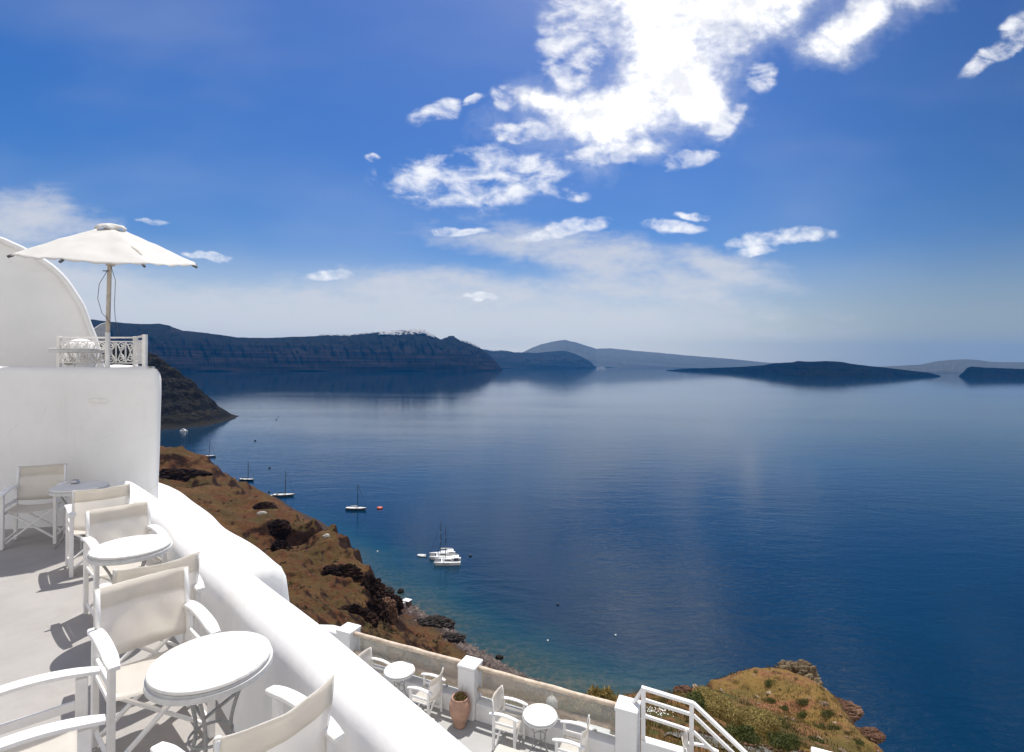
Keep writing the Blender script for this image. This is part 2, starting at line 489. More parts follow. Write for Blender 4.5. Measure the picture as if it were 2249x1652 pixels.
WA, WB = Vector((-9.8, 6.02, 0)), Vector((-4.80, 7.16, 0))
wdir = (WB-WA).normalized(); wn = Vector((-wdir.y, wdir.x, 0))
sdir = Vector((-0.66, 0.75, 0)).normalized(); sn = Vector((-sdir.y, sdir.x, 0))   # along the sea edge
WC = WB + sdir*5.0
UP = -0.58
def build_big_wall():
    """tall wall round the upper terrace: front run and sea-edge run, rounded and a little uneven"""
    mb = MB()
    path = []
    for i in range(31):
        path.append((WA.lerp(WB, i/30*0.975), wn))
    c0 = path[-1][0]
    for k in range(1, 6):
        t = k/6
        d0 = wdir*(1-t) + sdir*t
        nn = (wn*(1-t) + sn*t).normalized()
        path.append((c0 + wdir*(0.125*math.sin(t*math.pi/2)) + sdir*(0.1*(1-math.cos(t*math.pi/2))), nn))
    c1 = path[-1][0]
    for i in range(1, 21):
        path.append((c1 + sdir*(4.8*i/20), sn))
    prof = [(-0.03, -8.2), (-0.03, FLOOR-0.3), (-0.02, FLOOR+0.05), (0.0, -1.7), (0.0, -1.2), (0.0, -0.8), (0.0, -0.45), (0.0, -0.26), (0.012, -0.19), (0.045, -0.135), (0.095, -0.11), (0.16, -0.105), (0.24, -0.11), (0.30, -0.14), (0.335, -0.2), (0.34, -0.35), (0.34, -0.7), (0.34, -1.2)]
    rows = []
    for (p, nn) in path:
        kk = min(1.0, max(0.3, (p - WB).length/0.75))
        rows.append([Vector((p.x, p.y, 0)) + nn*((o if o < 0.1 else 0.1+(o-0.1)*kk) + wob(p.x*0.9+p.y, z*1.1, 1, 0.035)) + Vector((0, 0, z + wob(p.x*1.4+p.y, o*4, 1, 0.02))) for (o, z) in prof])
    mb.grid(rows)
    o = mb.build('terrace_wall', M_PLASTER, smooth=True)
    tag(o, 'tall white plastered wall carrying the umbrella terrace', 'wall')
    mb = MB()
    A2 = WA + wn*0.2; B2 = WB + wn*0.2 + sn*0.1; C2 = WC + sn*0.2
    mb.prism([(A2.x, A2.y), (B2.x-0.1, B2.y), (C2.x, C2.y), (C2.x-4, C2.y-1.2), (A2.x-0.5, A2.y+2)], -8.0, UP)
    tag(mb.build('upper_terrace_floor', M_FLOOR), kind='structure')
build_big_wall()

# barrel-vaulted house on the upper terrace
VN = Vector((0.55, -0.835, 0)).normalized()
def on_plane(x, y, n, c):
    a, b = ray(x, y)
    Y = c/(a*n.x + n.y)
    return Vector((a*Y, Y, b*Y))
VC = at(222, 806, 9.0).dot(VN)
def build_vault():
    px = [(229, 860), (226, 830), (222.6, 806), (215, 772), (206.5, 742), (193, 708), (179, 672), (160, 640), (134, 606), (109, 583), (82, 565), (54, 550), (26, 537), (0, 527), (-30, 518), (-70, 512), (-110, 514), (-160, 526), (-210, 552), (-260, 590), (-310, 645), (-350, 720), (-372, 800), (-376, 860)]
    ol = [on_plane(x, y, VN, VC) for x, y in px]
    sm = []
    for i in range(len(ol)-1):
        for k in range(3):
            t = k/3
            p0, p1, p2, p3 = ol[max(i-1, 0)], ol[i], ol[i+1], ol[min(i+2, len(ol)-1)]
            sm.append(0.5*((2*p1) + (p2-p0)*t + (2*p0-5*p1+4*p2-p3)*t*t + (3*p1-p0-3*p2+p3)*t**3))
    sm.append(ol[-1])
    ax = Vector((-0.70, 0.71, 0)).normalized()
    root = thing('vaulted_house', 'white barrel-vaulted house end with a rounded gable behind the terrace wall', 'house', (sm[0].x, sm[0].y, UP))
    def loc(p): return p - Vector(root.location)
    mb = MB()
    rows = [[loc(p + ax*(4.5*i/6)) for p in sm] for i in range(7)]
    mb.grid(rows)
    n = len(sm); cen = sum(sm, Vector())/n
    mb.add([loc(p) for p in sm] + [loc(cen)], [(i, (i+1) % n, n) for i in range(n)])
    mb.build('gable_wall', M_PLASTER, root)
    mb = MB()
    mb.tube([loc(p + Vector((0.02, -0.02, 0)) + VN*0.01 + Vector((0, 0, wob(i*0.3, 1, 1, 0.02)))) for i, p in enumerate(sm[3:])], 0.045, 8)
    mb.build('roof_rim', M_PLASTER, root, smooth=True)
build_vault()

def build_chimney():
    p = at(178, 770, 8.35)
    root = thing('plaster_chimney', 'small white dome-topped plaster chimney behind the ornate railing', 'chimney', (p.x, p.y, UP))
    prof = [(0.21, 0.0), (0.205, 0.5)]
    for i in range(0, 9):
        t = math.pi/2*i/8
        prof.append((0.225*math.cos(t)+0.001, 0.70 + 0.20*math.sin(t)))
    mb = MB(); mb.lathe(prof, 24)
    mb.build('chimney_body', M_PLASTER, root, smooth=True)
    mb = MB(); mb.box((0.0, -0.205, 0.55), (0.16, 0.04, 0.12))
    mb.build('vent_block', M_FLOOR, root, bevel=0.01)
build_chimney()

# ------------------------------------------------------------------ umbrella
def build_umbrella():
    b = at(236, 808, 7.2)
    Y = b.y
    zt = at(242, 497, Y).z - UP
    root = thing('parasol', 'large open off-white parasol standing on the upper terrace', 'umbrella', (b.x, b.y, UP))
    mb = MB(); mb.lathe([(0.24, 0.0), (0.24, 0.05), (0.05, 0.08), (0.04, 0.3)], 20)
    mb.build('base', M_WIRON, root)
    mb = MB(); mb.lathe([(0.03, 0.08), (0.03, 0.95)], 14); mb.build('pole_sleeve', M_WIRON, root, smooth=True)
    lean = 0.03
    mb = MB(); mb.tube([(0, 0, 0.9), (lean*0.6, 0, zt-0.55), (lean, 0, zt-0.02)], 0.026, 14)
    mb.build('pole', M_POLE, root, smooth=True)
    hub = zt - 0.50
    mb = MB(); mb.lathe([(0.03, -0.05), (0.055, -0.04), (0.055, 0.03), (0.035, 0.06)], 14)
    mb.build('hub', M_POLE, root, loc=(lean, 0, hub))
    # canopy frame: tilted slightly so the seaward side hangs lower
    tilt = Matrix.Translation((lean, 0, zt)) @ Matrix.Rotation(R(10.5), 4, 'X') @ Matrix.Rotation(R(4.0), 4, 'Y') @ Matrix.Rotation(R(9), 4, 'Z')
    RAD, DROP = 1.06, 0.45
    def cz(r): return -DROP*(r/RAD)**1.12
    rows = []
    nA, nR = 96, 16
    for i in range(nR+1):
        row = []
        for k in range(nA):
            t = k/nA*8
            fr = abs((t % 1.0) - 0.5)*2     # 1 at a rib, 0 between ribs
            sc = 1 - 0.085*(1-fr**1.6)
            r = (0.16 + (RAD-0.16)*i/nR)
            rr = 0.16 + (r-0.16)*sc
            z = cz(r) - 0.05*(1-fr)*(i/nR)*(1-0.55*i/nR) + 0.012*mnoise.noise(Vector((math.cos(t*math.pi/4)*3, math.sin(t*math.pi/4)*3, i*0.35)))
            if i == nR: z -= 0.012*math.sin(k*1.9)
            an = 2*math.pi*k/nA
            row.append(tilt @ Vector((rr*math.cos(an), rr*math.sin(an), z)))
        rows.append(row)
    mb = MB(); mb.grid(rows, close_u=True)
    can = mb.build('canopy', M_UMB, root, smooth=True, fix=False)
    md = can.modifiers.new('thickness', 'SOLIDIFY'); md.thickness = 0.004
    mb = MB(); rows = []
    for (r, z) in ((0.02, 0.04), (0.08, 0.03), (0.14, 0.004), (0.18, -0.034)):
        rows.append([tilt @ Vector((r*(1+0.12*math.cos(4*2*math.pi*k/32+0.4))*math.cos(2*math.pi*k/32), r*(1+0.12*math.cos(4*2*math.pi*k/32+0.4))*math.sin(2*math.pi*k/32), z+0.018*math.sin(k*1.1)*(r > 0.1))) for k in range(32)])
    mb.grid(rows, close_u=True); mb.f.append(tuple(range(32)))
    cap = mb.build('vent_cap', M_UMB, root, smooth=True)
    md = cap.modifiers.new('thickness', 'SOLIDIFY'); md.thickness = 0.006
    for k in range(8):
        an = 2*math.pi*k/8
        c, s = math.cos(an), math.sin(an)
        mb = MB(); mb.tube([tilt @ Vector((r*c, r*s, cz(r)-0.02)) for r in (0.05, 0.4, 0.75, RAD)], 0.011, 8)
        rib = mb.build('rib', M_POLE, root, smooth=True)
        mb = MB(); p = tilt @ Vector((0.58*c, 0.58*s, cz(0.58)-0.025)); mb.tube([(lean+0.05*c, 0.05*s, hub+0.01), p], 0.012, 8)
        mb.build('strut', M_WIRON, rib, smooth=True)
        mb = MB(); mb.tube([tilt @ Vector((r*c, r*s, cz(r)-0.018)) for r in (RAD-0.035, RAD+0.02)], 0.017, 8)
        mb.build('tip', M_DARK, rib)
    mb = MB()
    q0 = tilt @ Vector((0.46, -0.42, cz(0.62)+0.012)); q1 = tilt @ Vector((0.62, -0.50, cz(0.80)+0.012))
    mb.bar(q0, q1, 0.035, 0.008); mb.build('strap', M_CANVAS, root)
    mb = MB()
    mb.tube([(0.05, -0.03, hub-0.02), (0.13, -0.04, hub-0.25), (0.12, -0.04, hub-0.6), (0.14, -0.05, hub-0.78), (0.20, -0.05, hub-1.0)], 0.0035, 6)
    mb.tube([(0.01, -0.03, hub-0.12), (-0.09, -0.04, hub-0.3), (-0.11, -0.04, hub-0.5), (-0.05, -0.04, hub-0.7), (0.0, -0.04, hub-0.75), (0.08, -0.04, hub-0.85), (0.14, -0.05, hub-0.9)], 0.0035, 6)
    mb.build('cord', M_DARK, root, smooth=True)
    mb = MB(); mb.bar((-0.05, -0.03, hub-0.12), (0.03, -0.03, hub-0.12), 0.012, 0.012); mb.build('pin', M_DARK, root)
build_umbrella()

# ------------------------------------------------------------------ ornate iron railing
def spiral(c, u, w, r0, turns, sgn, start, n=26):
    pts = []
    for i in range(n+1):
        t = i/n
        a = start + sgn*turns*2*math.pi*t
        r = r0*(1-0.82*t)
        pts.append(c + u*(r*math.cos(a)) + w*(r*math.sin(a)))
    return pts

def build_railing():
    G0 = at(318, 800, 7.22); G0.z = 0
    G1 = at(297, 800, 7.85); G1.z = 0
    G2 = at(130, 800, 8.05); G2.z = 0
    Z0, Z1, ZM, Z2, ZT = -0.10, -0.055, 0.115, 0.265, 0.325
    root = thing('iron_railing', 'ornate white iron railing with scrolls on the terrace wall by the parasol', 'railing', (G1.x, G1.y, Z0))
    L = lambda p, z: Vector((p.x - root.location.x, p.y - root.location.y, z - root.location.z))
    W = Vector((0, 0, 1))
    for p in (G0, G1, G2):
        mb = MB(); q = L(p, Z0); mb.box((q.x, q.y, (ZT+0.02-Z0)/2 - 0.02), (0.05, 0.05, ZT-Z0+0.06)); mb.build('post', M_WIRON, root, bevel=0.006)
    for (pa, pb) in ((G0, G1), (G1, G2)):
        for z, w, h in ((ZT, 0.05, 0.022), (Z2, 0.018, 0.018), (Z1, 0.02, 0.02)):
            mb = MB(); mb.bar(L(pa, z), L(pb, z), w, h); mb.build('rail', M_WIRON, root, bevel=0.003)
    def bay(pa, pb):
        u = (pb-pa); wid = u.length; u.normalize()
        h = Z2-Z1
        mb = MB()
        def pt(s, z): return L(pa + u*(s*wid), Z1 + z*h)
        mb.bar(pt(0.5, 0), pt(0.5, 1), 0.014, 0.014)
        mb.bar(pt(1.0, 0), pt(1.0, 1), 0.014, 0.014)
        for s0 in (0.0, 0.5):
            mb.tube([pt(s0+0.5*t, 0.5+0.42*math.sin(math.pi*(t-0.5))) for t in [k/10 for k in range(11)]], 0.008, 6)
            mb.tube([pt(s0+0.5*t, 0.5-0.42*math.sin(math.pi*(t-0.5))) for t in [k/10 for k in range(11)]], 0.008, 6)
        return mb.build('lattice', M_WIRON, root), pt, u, wid, h
    def scrolls(pt, u, wid, h, n):
        for s0, zc, sg in ((0.25, 0.80, 1), (0.25, 0.20, -1), (0.75, 0.80, -1), (0.75, 0.20, 1)):
            mb = MB(); c = pt(s0, zc)
            mb.tube(spiral(c, u, W, min(0.075, 0.2*wid), 1.55, sg, R(90) if sg > 0 else R(-90)), 0.0075, 6)
            mb.build('scroll', M_WIRON, root, smooth=True)
    nb = 4
    for i in range(nb):
        pa = G1.lerp(G2, i/nb); pb = G1.lerp(G2, (i+1)/nb)
        lat, pt, u, wid, h = bay(pa, pb); scrolls(pt, u, wid, h, i)
    for i in range(2):
        pa = G0.lerp(G1, i/2); pb = G0.lerp(G1, (i+1)/2)
        lat, pt, u, wid, h = bay(pa, pb); scrolls(pt, u, wid, h, i)
build_railing()

def build_windscreen():
    Y = 9.2
    pts = [at(206, 722, Y), at(222, 712, Y), at(241, 707, Y), at(241, 760, Y), at(206, 760, Y)]
    root = thing('glass_windscreen', 'small clear glass windscreen panel behind the parasol pole', 'windscreen', (pts[4].x, pts[4].y, pts[4].z))
    L = lambda p: p - Vector(root.location)
    mb = MB(); n = len(pts)
    mb.add([L(p) for p in pts] + [L(p + Vector((0, 0.01, 0))) for p in pts], [tuple(range(n)), tuple(range(2*n-1, n-1, -1))] + [(i, (i+1) % n, n+(i+1) % n, n+i) for i in range(n)])
    mb.build('pane', M_GLASS2, root)
    mb = MB(); mb.tube([L(p) for p in pts[:3]], 0.007, 6); mb.build('edge_strip', M_STEEL, root)
build_windscreen()

# ------------------------------------------------------------------ furniture
HW, FD = 0.225, 0.20
def make_chair(label, loc, rz, group, sd=0.0):
    t = thing('folding_chair', label, 'chair', loc, rz, group)
    for sx in (-1, 1):
        x = sx*(HW+0.012)
        for y in (-FD, FD):
            mb = MB(); mb.box((x, y, 0.306), (0.032, 0.05, 0.612)); mb.build('leg', M_WOOD, t, bevel=0.005)
        # armrest: a bowed board
        mb = MB(); rows = []
        n = 12
        for i in range(n+1):
            y = -0.285 + 0.555*i/n
            z = 0.612 + 0.042*(1-((y+0.02)/0.29)**2)
            w = 0.034*(1.0 if 1 < i < n-1 else (0.9 if i in (1, n-1) else 0.72))
            th = 0.022
            rows.append([Vector((x-w, y, z)), Vector((x-w, y, z+th*0.75)), Vector((x-w*0.8, y, z+th)), Vector((x+w*0.8, y, z+th)), Vector((x+w, y, z+th*0.75)), Vector((x+w, y, z))])
        mb.grid(rows, close_u=True); mb.f.append(tuple(range(6))); mb.f.append(tuple(12*6+k for k in range(6)))
        mb.build('armrest', M_WOOD, t)
        for z, hh in ((0.485, 0.045), (0.40, 0.03), (0.085, 0.028)):
            mb = MB(); mb.box((x - sx*0.004, 0, z), (0.018, FD*2-0.046, hh)); mb.build('side_rail', M_WOOD, t, bevel=0.005)
        mb = MB(); mb.tube([(sx*HW, -FD, 0.60), (sx*HW, -FD-0.012, 0.74), (sx*HW, -FD-0.035, 0.872)], 0.0135, 10)
        mb.build('back_post', M_WOOD, t, smooth=True)
    for y, o in ((FD-0.045, 0.011), (-FD+0.045, -0.011)):
        for sx in (-1, 1):
            mb = MB(); mb.bar((sx*(HW-0.01), y + o*sx, 0.06), (-sx*(HW-0.01), y + o*sx, 0.42), 0.016, 0.034, up=(0, 1, 0)); mb.build('cross_bar', M_WOOD, t, bevel=0.004)
    for sx in (-1, 1):
        for y in (-FD, FD):
            mb = MB(); mb.tube([(sx*(HW+0.027), y, 0.085), (sx*(HW+0.031), y, 0.085)], 0.006, 8); mb.build('bolt', M_STEEL, t)
    # seat: sagging canvas
    mb = MB(); rows = []
    for i in range(9):
        y = -FD+0.005 + (2*FD-0.01)*i/8
        rows.append([Vector(((HW+0.004)*(2*k/10-1), y, 0.425 - (0.035+0.012*math.sin(sd*3))*(1-(2*k/10-1)**2)*(0.7+0.3*math.sin(math.pi*i/8)))) for k in range(11)])
    mb.grid(rows)
    s = mb.build('seat', M_CANVAS, t, smooth=True, fix=False); md = s.modifiers.new('thickness', 'SOLIDIFY'); md.thickness = 0.005
    # backrest: canvas sleeve, sagging backwards, with a stitched band on top
    def back_rows(z0, z1, n, off):
        rows = []
        for i in range(n+1):
            z = z0 + (z1-z0)*i/n
            lean = -FD - 0.035*max(0, (z-0.62)/0.25)
            fl = 1.0 + 0.35*max(0, (0.72-z)/0.25)
            row = []
            for k in range(15):
                q = 2*k/14-1
                y = lean - (0.05+0.014*math.sin(sd*5))*(1-q*q)*fl + 0.010*mnoise.noise(Vector((q*2.3+sd, z*6, 2.0+sd))) + 0.005*math.sin(9*q + 22*z*(1 if q > 0 else -1) + sd)*(1-abs(q))**0.5*min(1, max(0, (0.8-z)/0.2))
                row.append(Vector((q*(HW+0.014), y-off, z + ((0.012*(q*q) + 0.008*mnoise.noise(Vector((q*3, sd, 1)))) if z > 0.8 else 0.0) - (0.03*(1-q*q) if z < 0.5 else 0))))
            rows.append(row)
        return rows
    mb = MB(); mb.grid(back_rows(0.475, 0.865, 9, 0.0))
    s = mb.build('backrest', M_CANVAS, t, smooth=True, fix=False); md = s.modifiers.new('thickness', 'SOLIDIFY'); md.thickness = 0.005; md.offset = 0
    mb = MB(); mb.grid(back_rows(0.75, 0.867, 3, 0.006))
    b = mb.build('hem_band', M_CANVAS, s, smooth=True, fix=False); md = b.modifiers.new('thickness', 'SOLIDIFY'); md.thickness = 0.004
    return t

def make_table(label, loc, rz, group, iron, r=0.27):
    t = thing('cafe_table', label, 'table', loc, rz, group)
    k = r/0.30
    mb = MB(); mb.lathe([(r-0.012, 0.698), (r-0.003, 0.702), (r, 0.709), (r-0.003, 0.717), (r-0.010, 0.72)], 56)
    top = mb.build('tabletop', M_MARBLE, t)
    mb = MB(); mb.lathe([(r-0.03, 0.662), (r+0.008, 0.662), (r+0.008, 0.688), (r-0.004, 0.688), (r-0.004, 0.698), (r-0.03, 0.698), (r-0.03, 0.662)], 56, capb=False, capt=False)
    mb.build('rim', M_RIM, t)
    rs = 0.0095
    def prof(z):
        u = z/0.67
        return k*(0.10 + 0.165*abs(2*(u-0.52))**1.7)
    for i in range(3):
        a = 2*math.pi*i/3 + 0.5
        c, s = math.cos(a), math.sin(a)
        mb = MB(); mb.tube([(prof(z)*c, prof(z)*s, z) for z in [0.67*j/14 for j in range(15)]], rs, 8)
        mb.build('leg', iron, t, smooth=True)
        a2 = 2*math.pi*(i+1)/3 + 0.5
        for zz in (0.13, 0.50):
            mb = MB(); mb.bar((prof(zz)*c, prof(zz)*s, zz), (prof(zz)*math.cos(a2), prof(zz)*math.sin(a2), zz), 0.014, 0.010); mb.build('stretcher', iron, t)
    mb = MB(); mb.lathe([(0.105*k, 0.335), (0.112*k, 0.335), (0.112*k, 0.347), (0.105*k, 0.347), (0.105*k, 0.335)], 28, capb=False, capt=False)
    mb.build('ring', iron, t)
    return t

def face(v):      # heading (rotation about z) that turns local +Y to v
    return math.atan2(-v[0], v[1])

GU = 'white folding chairs on the upper terrace'
GL = 'white folding chairs on the lower terrace'
TU = 'round marble tables on the upper terrace'
TL = 'round marble tables on the lower terrace'
chair = make_chair('cream canvas chair nearest the tall wall, fully in shade', (-5.72, 6.30, FLOOR), face((0.45, -0.89)), GU)
protos = [chair]; k_ = 0
for (x, y, f, lab) in (
    (-4.40, 5.59, (-0.70, 0.71), 'half-shaded white chair tucked at the table holding the ashtray, back to camera'),
    (-3.36, 4.57, (0.75, -0.66), 'white chair beyond the middle marble table, facing the camera side'),
    (-2.48, 3.62, (-0.68, 0.73), 'white chair on the near side of the middle marble table, back to back with another'),
    (-2.05, 3.02, (0.74, -0.67), 'white chair with translucent canvas back behind the nearest marble table'),
    (-1.075, 2.16, (-0.80, 0.60), 'white chair beside the parapet, its cream back seen edge-on by the nearest table'),
    (-2.13, 2.30, (0.76, 0.65), 'white chair cut off by the left edge, both bowed armrests in front'),
):
    if k_ < 2: protos.append(make_chair(lab, (x, y, FLOOR), face(f), GU, 1.3 + 1.9*k_))
    else: dup(protos[k_ % 3], (x, y, FLOOR), face(f), lab, GU)
    k_ += 1
for (x, y, f, lab) in (
    (-2.79, 10.67, (0.915, -0.403), 'small chair beside the first square pillar on the lower terrace'),
    (-1.61, 10.15, (-0.915, 0.403), 'small white chair between a round table and the terracotta urn'),
    (0.0, 9.42, (0.93, -0.37), 'small white chair right of the terracotta urn, facing a table'),
    (1.06, 8.80, (-0.93, 0.37), 'small white chair left of the third square pillar'),
    (3.05, 8.30, (0.95, -0.32), 'white chair by the stair railing, mostly below the frame'),
):
    dup(protos[k_ % 3], (x, y, LOW), face(f), lab, GL); k_ += 1

tab = make_table('large nearest marble table on grey iron legs, veined white top', (-1.48, 2.60, FLOOR), 0.3, TU, M_IRON)
dup(tab, (-3.02, 4.17, FLOOR), 1.1, 'middle white round marble table between two chairs in full sun', TU)
t3 = dup(tab, (-5.04, 6.12, FLOOR), 0.8, 'round table in the wall shade with a metal ashtray on it', TU)
tab2 = make_table('small round table between the first and second square pillars', (-2.20, 10.46, LOW), 0.2, TL, M_IRON, r=0.30)
dup(tab2, (0.54, 9.16, LOW), 0.9, 'small round table between the urn pillar and the third pillar', TL)
dup(tab2, (3.52, 8.0, LOW), 0.4, 'round white tabletop by the stair railing at the bottom edge', TL)
pt = at(178, 769, 7.75)
make_table('thin-edged table on the umbrella terrace, seen through the iron railing', (pt.x, pt.y, pt.z-0.70), 0.2, 'tables on the umbrella terrace', M_WIRON, r=0.36)

def build_ashtray():
    p = onz(165, 1062, FLOOR+0.72)
    root = thing('ashtray', 'small round metal ashtray on the shaded table', 'ashtray', (p.x, p.y, FLOOR+0.72))
    mb = MB(); mb.lathe([(0.030, 0.0), (0.044, 0.008), (0.047, 0.025), (0.040, 0.04), (0.030, 0.043), (0.026, 0.038), (0.024, 0.018), (0.0, 0.014)], 22, capt=False)
    mb.build('bowl', M_STEEL, root, smooth=True)
    mb = MB(); mb.bar((-0.03, -0.02, 0.046), (0.02, 0.028, 0.046), 0.008, 0.006); mb.bar((0.035, -0.015, 0.046), (-0.01, 0.03, 0.046), 0.008, 0.006)
    mb.build('rest', M_STEEL, root)
build_ashtray()

# ------------------------------------------------------------------ lower terrace
D2 = Vector((0.915, -0.403, 0)); N2 = Vector((0.403, 0.915, 0))
P1, P2, P3 = Vector((-3.54, 11.5, 0)), Vector((-0.77, 10.22, 0)), Vector((2.04, 9.0, 0))
RZ2 = math.atan2(D2.y, D2.x)
def lower_floor():
    e = lambda p, o: (p.x + N2.x*o, p.y + N2.y*o)
    far = P1 - D2*2.6; near = P3 + D2*2.15
    poly = [e(far, 0.22), e(near, 0.22), (near.x + 0.6, 2.0), (-0.2, 2.0), (-5.9, 7.9)]
    mb = MB(); mb.prism(poly, -13.0, LOW)
    tag(mb.build('lower_terrace_floor', M_LOWFLOOR), kind='structure')
    # landing and steps beyond the railing
    st = P3 + D2*1.95
    for i in range(5):
        mb = MB(); p = P3 + D2*(2.35 + 0.3*i) - N2*0.45
        M = Matrix.Translation((p.x, p.y, 0)) @ Matrix.Rotation(RZ2, 4, 'Z')
        mb.box((0, 0, (LOW-0.2*(i+1)-13)/2), (0.3, 1.25, 13+LOW-0.2*(i+1)), M)
        tag(mb.build('stair_step', M_PLASTER, bevel=0.01), kind='structure')
lower_floor()

def build_pillar(P, label, soft):
    root = thing('pillar', label, 'pillar', (P.x, P.y, LOW), RZ2, 'square white pillars along the lower terrace edge')
    h = -5.85 - LOW
    mb = MB(); mb.box((0, 0, (h-0.06)/2), (0.36, 0.36, h-0.06)); mb.build('shaft', M_PLASTER, root, bevel=0.012*soft)
    mb = MB(); mb.box((0, 0, h-0.03), (0.385, 0.385, 0.06)); mb.build('cap', M_PLASTER, root, bevel=0.012*soft)
build_pillar(P1, 'square white pillar with a flat cap, nearest the brown cliff', 1.0)
build_pillar(P2, 'square white pillar with softened cap directly behind the terracotta urn', 1.9)
build_pillar(P3, 'square white pillar next to the white metal stair railing', 1.0)

def bay_things(Pa, Pb, labw, labr, labg):
    a, b = Pa + D2*0.183, Pb - D2*0.183
    mid = (a+b)/2; L = (b-a).length
    r = thing('low_wall', labw, 'wall', (mid.x, mid.y, LOW), RZ2, 'low white walls between the pillars')
    mb = MB(); mb.box((0, 0, 0.165), (L, 0.26, 0.33)); mb.build('wall_body', M_PLASTER, r, bevel=0.015)
    r = thing('wooden_railing', labr, 'railing', (mid.x, mid.y, LOW), RZ2, 'pale wooden railings of the lower terrace')
    for z, rr in ((0.94, 0.045), (0.54, 0.042)):
        mb = MB(); n = 16
        mb.tube([(-L/2 + L*i/n, 0.004*math.sin(i*1.3+z*9), z + 0.004*math.sin(i*0.9)) for i in range(n+1)], [rr*(1+0.05*math.sin(i*2.1+z)) for i in range(n+1)], 14)
        mb.build('rail', M_RAILWOOD, r, smooth=True)
    g = thing('glass_screen', labg, 'glass screen', (mid.x + N2.x*0.085, mid.y + N2.y*0.085, LOW), RZ2, 'dusty glass screens behind the wooden railings')
    mb = MB(); mb.box((0, 0, 0.63), (L-0.02, 0.008, 0.59)); mb.build('pane', M_GLASS, g)
    for sx in (-0.5, 0.5):
        mb = MB(); mb.box((sx*L*0.7, 0, 0.345), (0.05, 0.03, 0.03)); mb.build('clamp', M_STEEL, g, bevel=0.004)
bay_things(P1, P2, 'low white wall between the cliff-side pillar and the urn pillar', 'weathered pale wooden rails between the cliff-side pillar and the urn pillar', 'dusty glass screen between the cliff-side pillar and the urn pillar')
bay_things(P2, P3, 'low white wall between the urn pillar and the stair-side pillar', 'weathered pale wooden rails between the urn pillar and the stair-side pillar', 'dusty glass screen between the urn pillar and the stair-side pillar')

def build_side_wall():
    mb = MB(); rows = []
    pts = [P1 - D2*0.15, P1 - D2*0.5 + N2*0.0, P1 - D2*0.8 - N2*0.12, P1 - D2*1.3 - N2*0.45, P1 - D2*1.8 - N2*1.0, P1 - D2*2.2 - N2*1.8]
    for i, p in enumerate(pts):
        d = (pts[min(i+1, 5)] - pts[max(i-1, 0)]).normalized(); n = Vector((d.y, -d.x, 0))
        zt = -5.95
        rows.append([p + n*o + Vector((0, 0, z)) for (o, z) in ((-0.13, -8), (-0.13, zt-0.03), (-0.10, zt), (0.10, zt), (0.13, zt-0.03), (0.13, -8))])
    mb.grid(rows)
    tag(mb.build('curved_wall', M_PLASTER), 'white wall curving away left from the cliff-side pillar', 'wall')
build_side_wall()

def build_stair_rail():
    A = Vector((2.28, 8.90, 0)); B = Vector((2.99, 8.58, 0)); C = Vector((4.35, 7.98, 0))
    ztA, ztB, ztC = -5.52, -5.56, -6.62
    root = thing('stair_railing', 'white painted metal railing turning down a stairway beside the last pillar', 'railing', (A.x, A.y, LOW))
    def L(p, z): return Vector((p.x-A.x, p.y-A.y, z-LOW))
    for p, zt in ((A, ztA), (B, ztB), (C, ztC)):
        mb = MB(); mb.bar(L(p, max(LOW-1.6 if p is C else LOW, -8.2)), L(p, zt-0.026), 0.07, 0.05, up=(N2.x, N2.y, 0)); mb.build('post', M_WOOD, root, bevel=0.005)
    for dz, w in ((0.0, 0.075), (-0.19, 0.045), (-0.46, 0.045)):
        mb = MB(); mb.bar(L(A, ztA+dz) - D2*0.035, L(B, ztB+dz) + D2*0.03, w, 0.05); mb.build('rail', M_WOOD, root, bevel=0.006)
        mb = MB(); mb.bar(L(B, ztB+dz) + D2*0.03, L(C, ztC+dz), w, 0.05); mb.build('sloping_rail', M_WOOD, root, bevel=0.006)
    mb = MB(); mb.bar(L(A, ztA-0.004), L(Vector((2.10, 9.12, 0)), -6.02), 0.09, 0.05); mb.build('end_rail', M_WOOD, root, bevel=0.006)
    mid = P3.lerp(B, 0.6)
    r = thing('stair_curb', 'low white kerb wall under the metal stair railing', 'wall', ((P3.x+B.x)/2+0.02, (P3.y+B.y)/2, LOW), RZ2)
    mb = MB(); mb.box((0.08, 0, 0.25), (0.78, 0.16, 0.50)); mb.build('wall_body', M_PLASTER, r, bevel=0.02)
build_stair_rail()

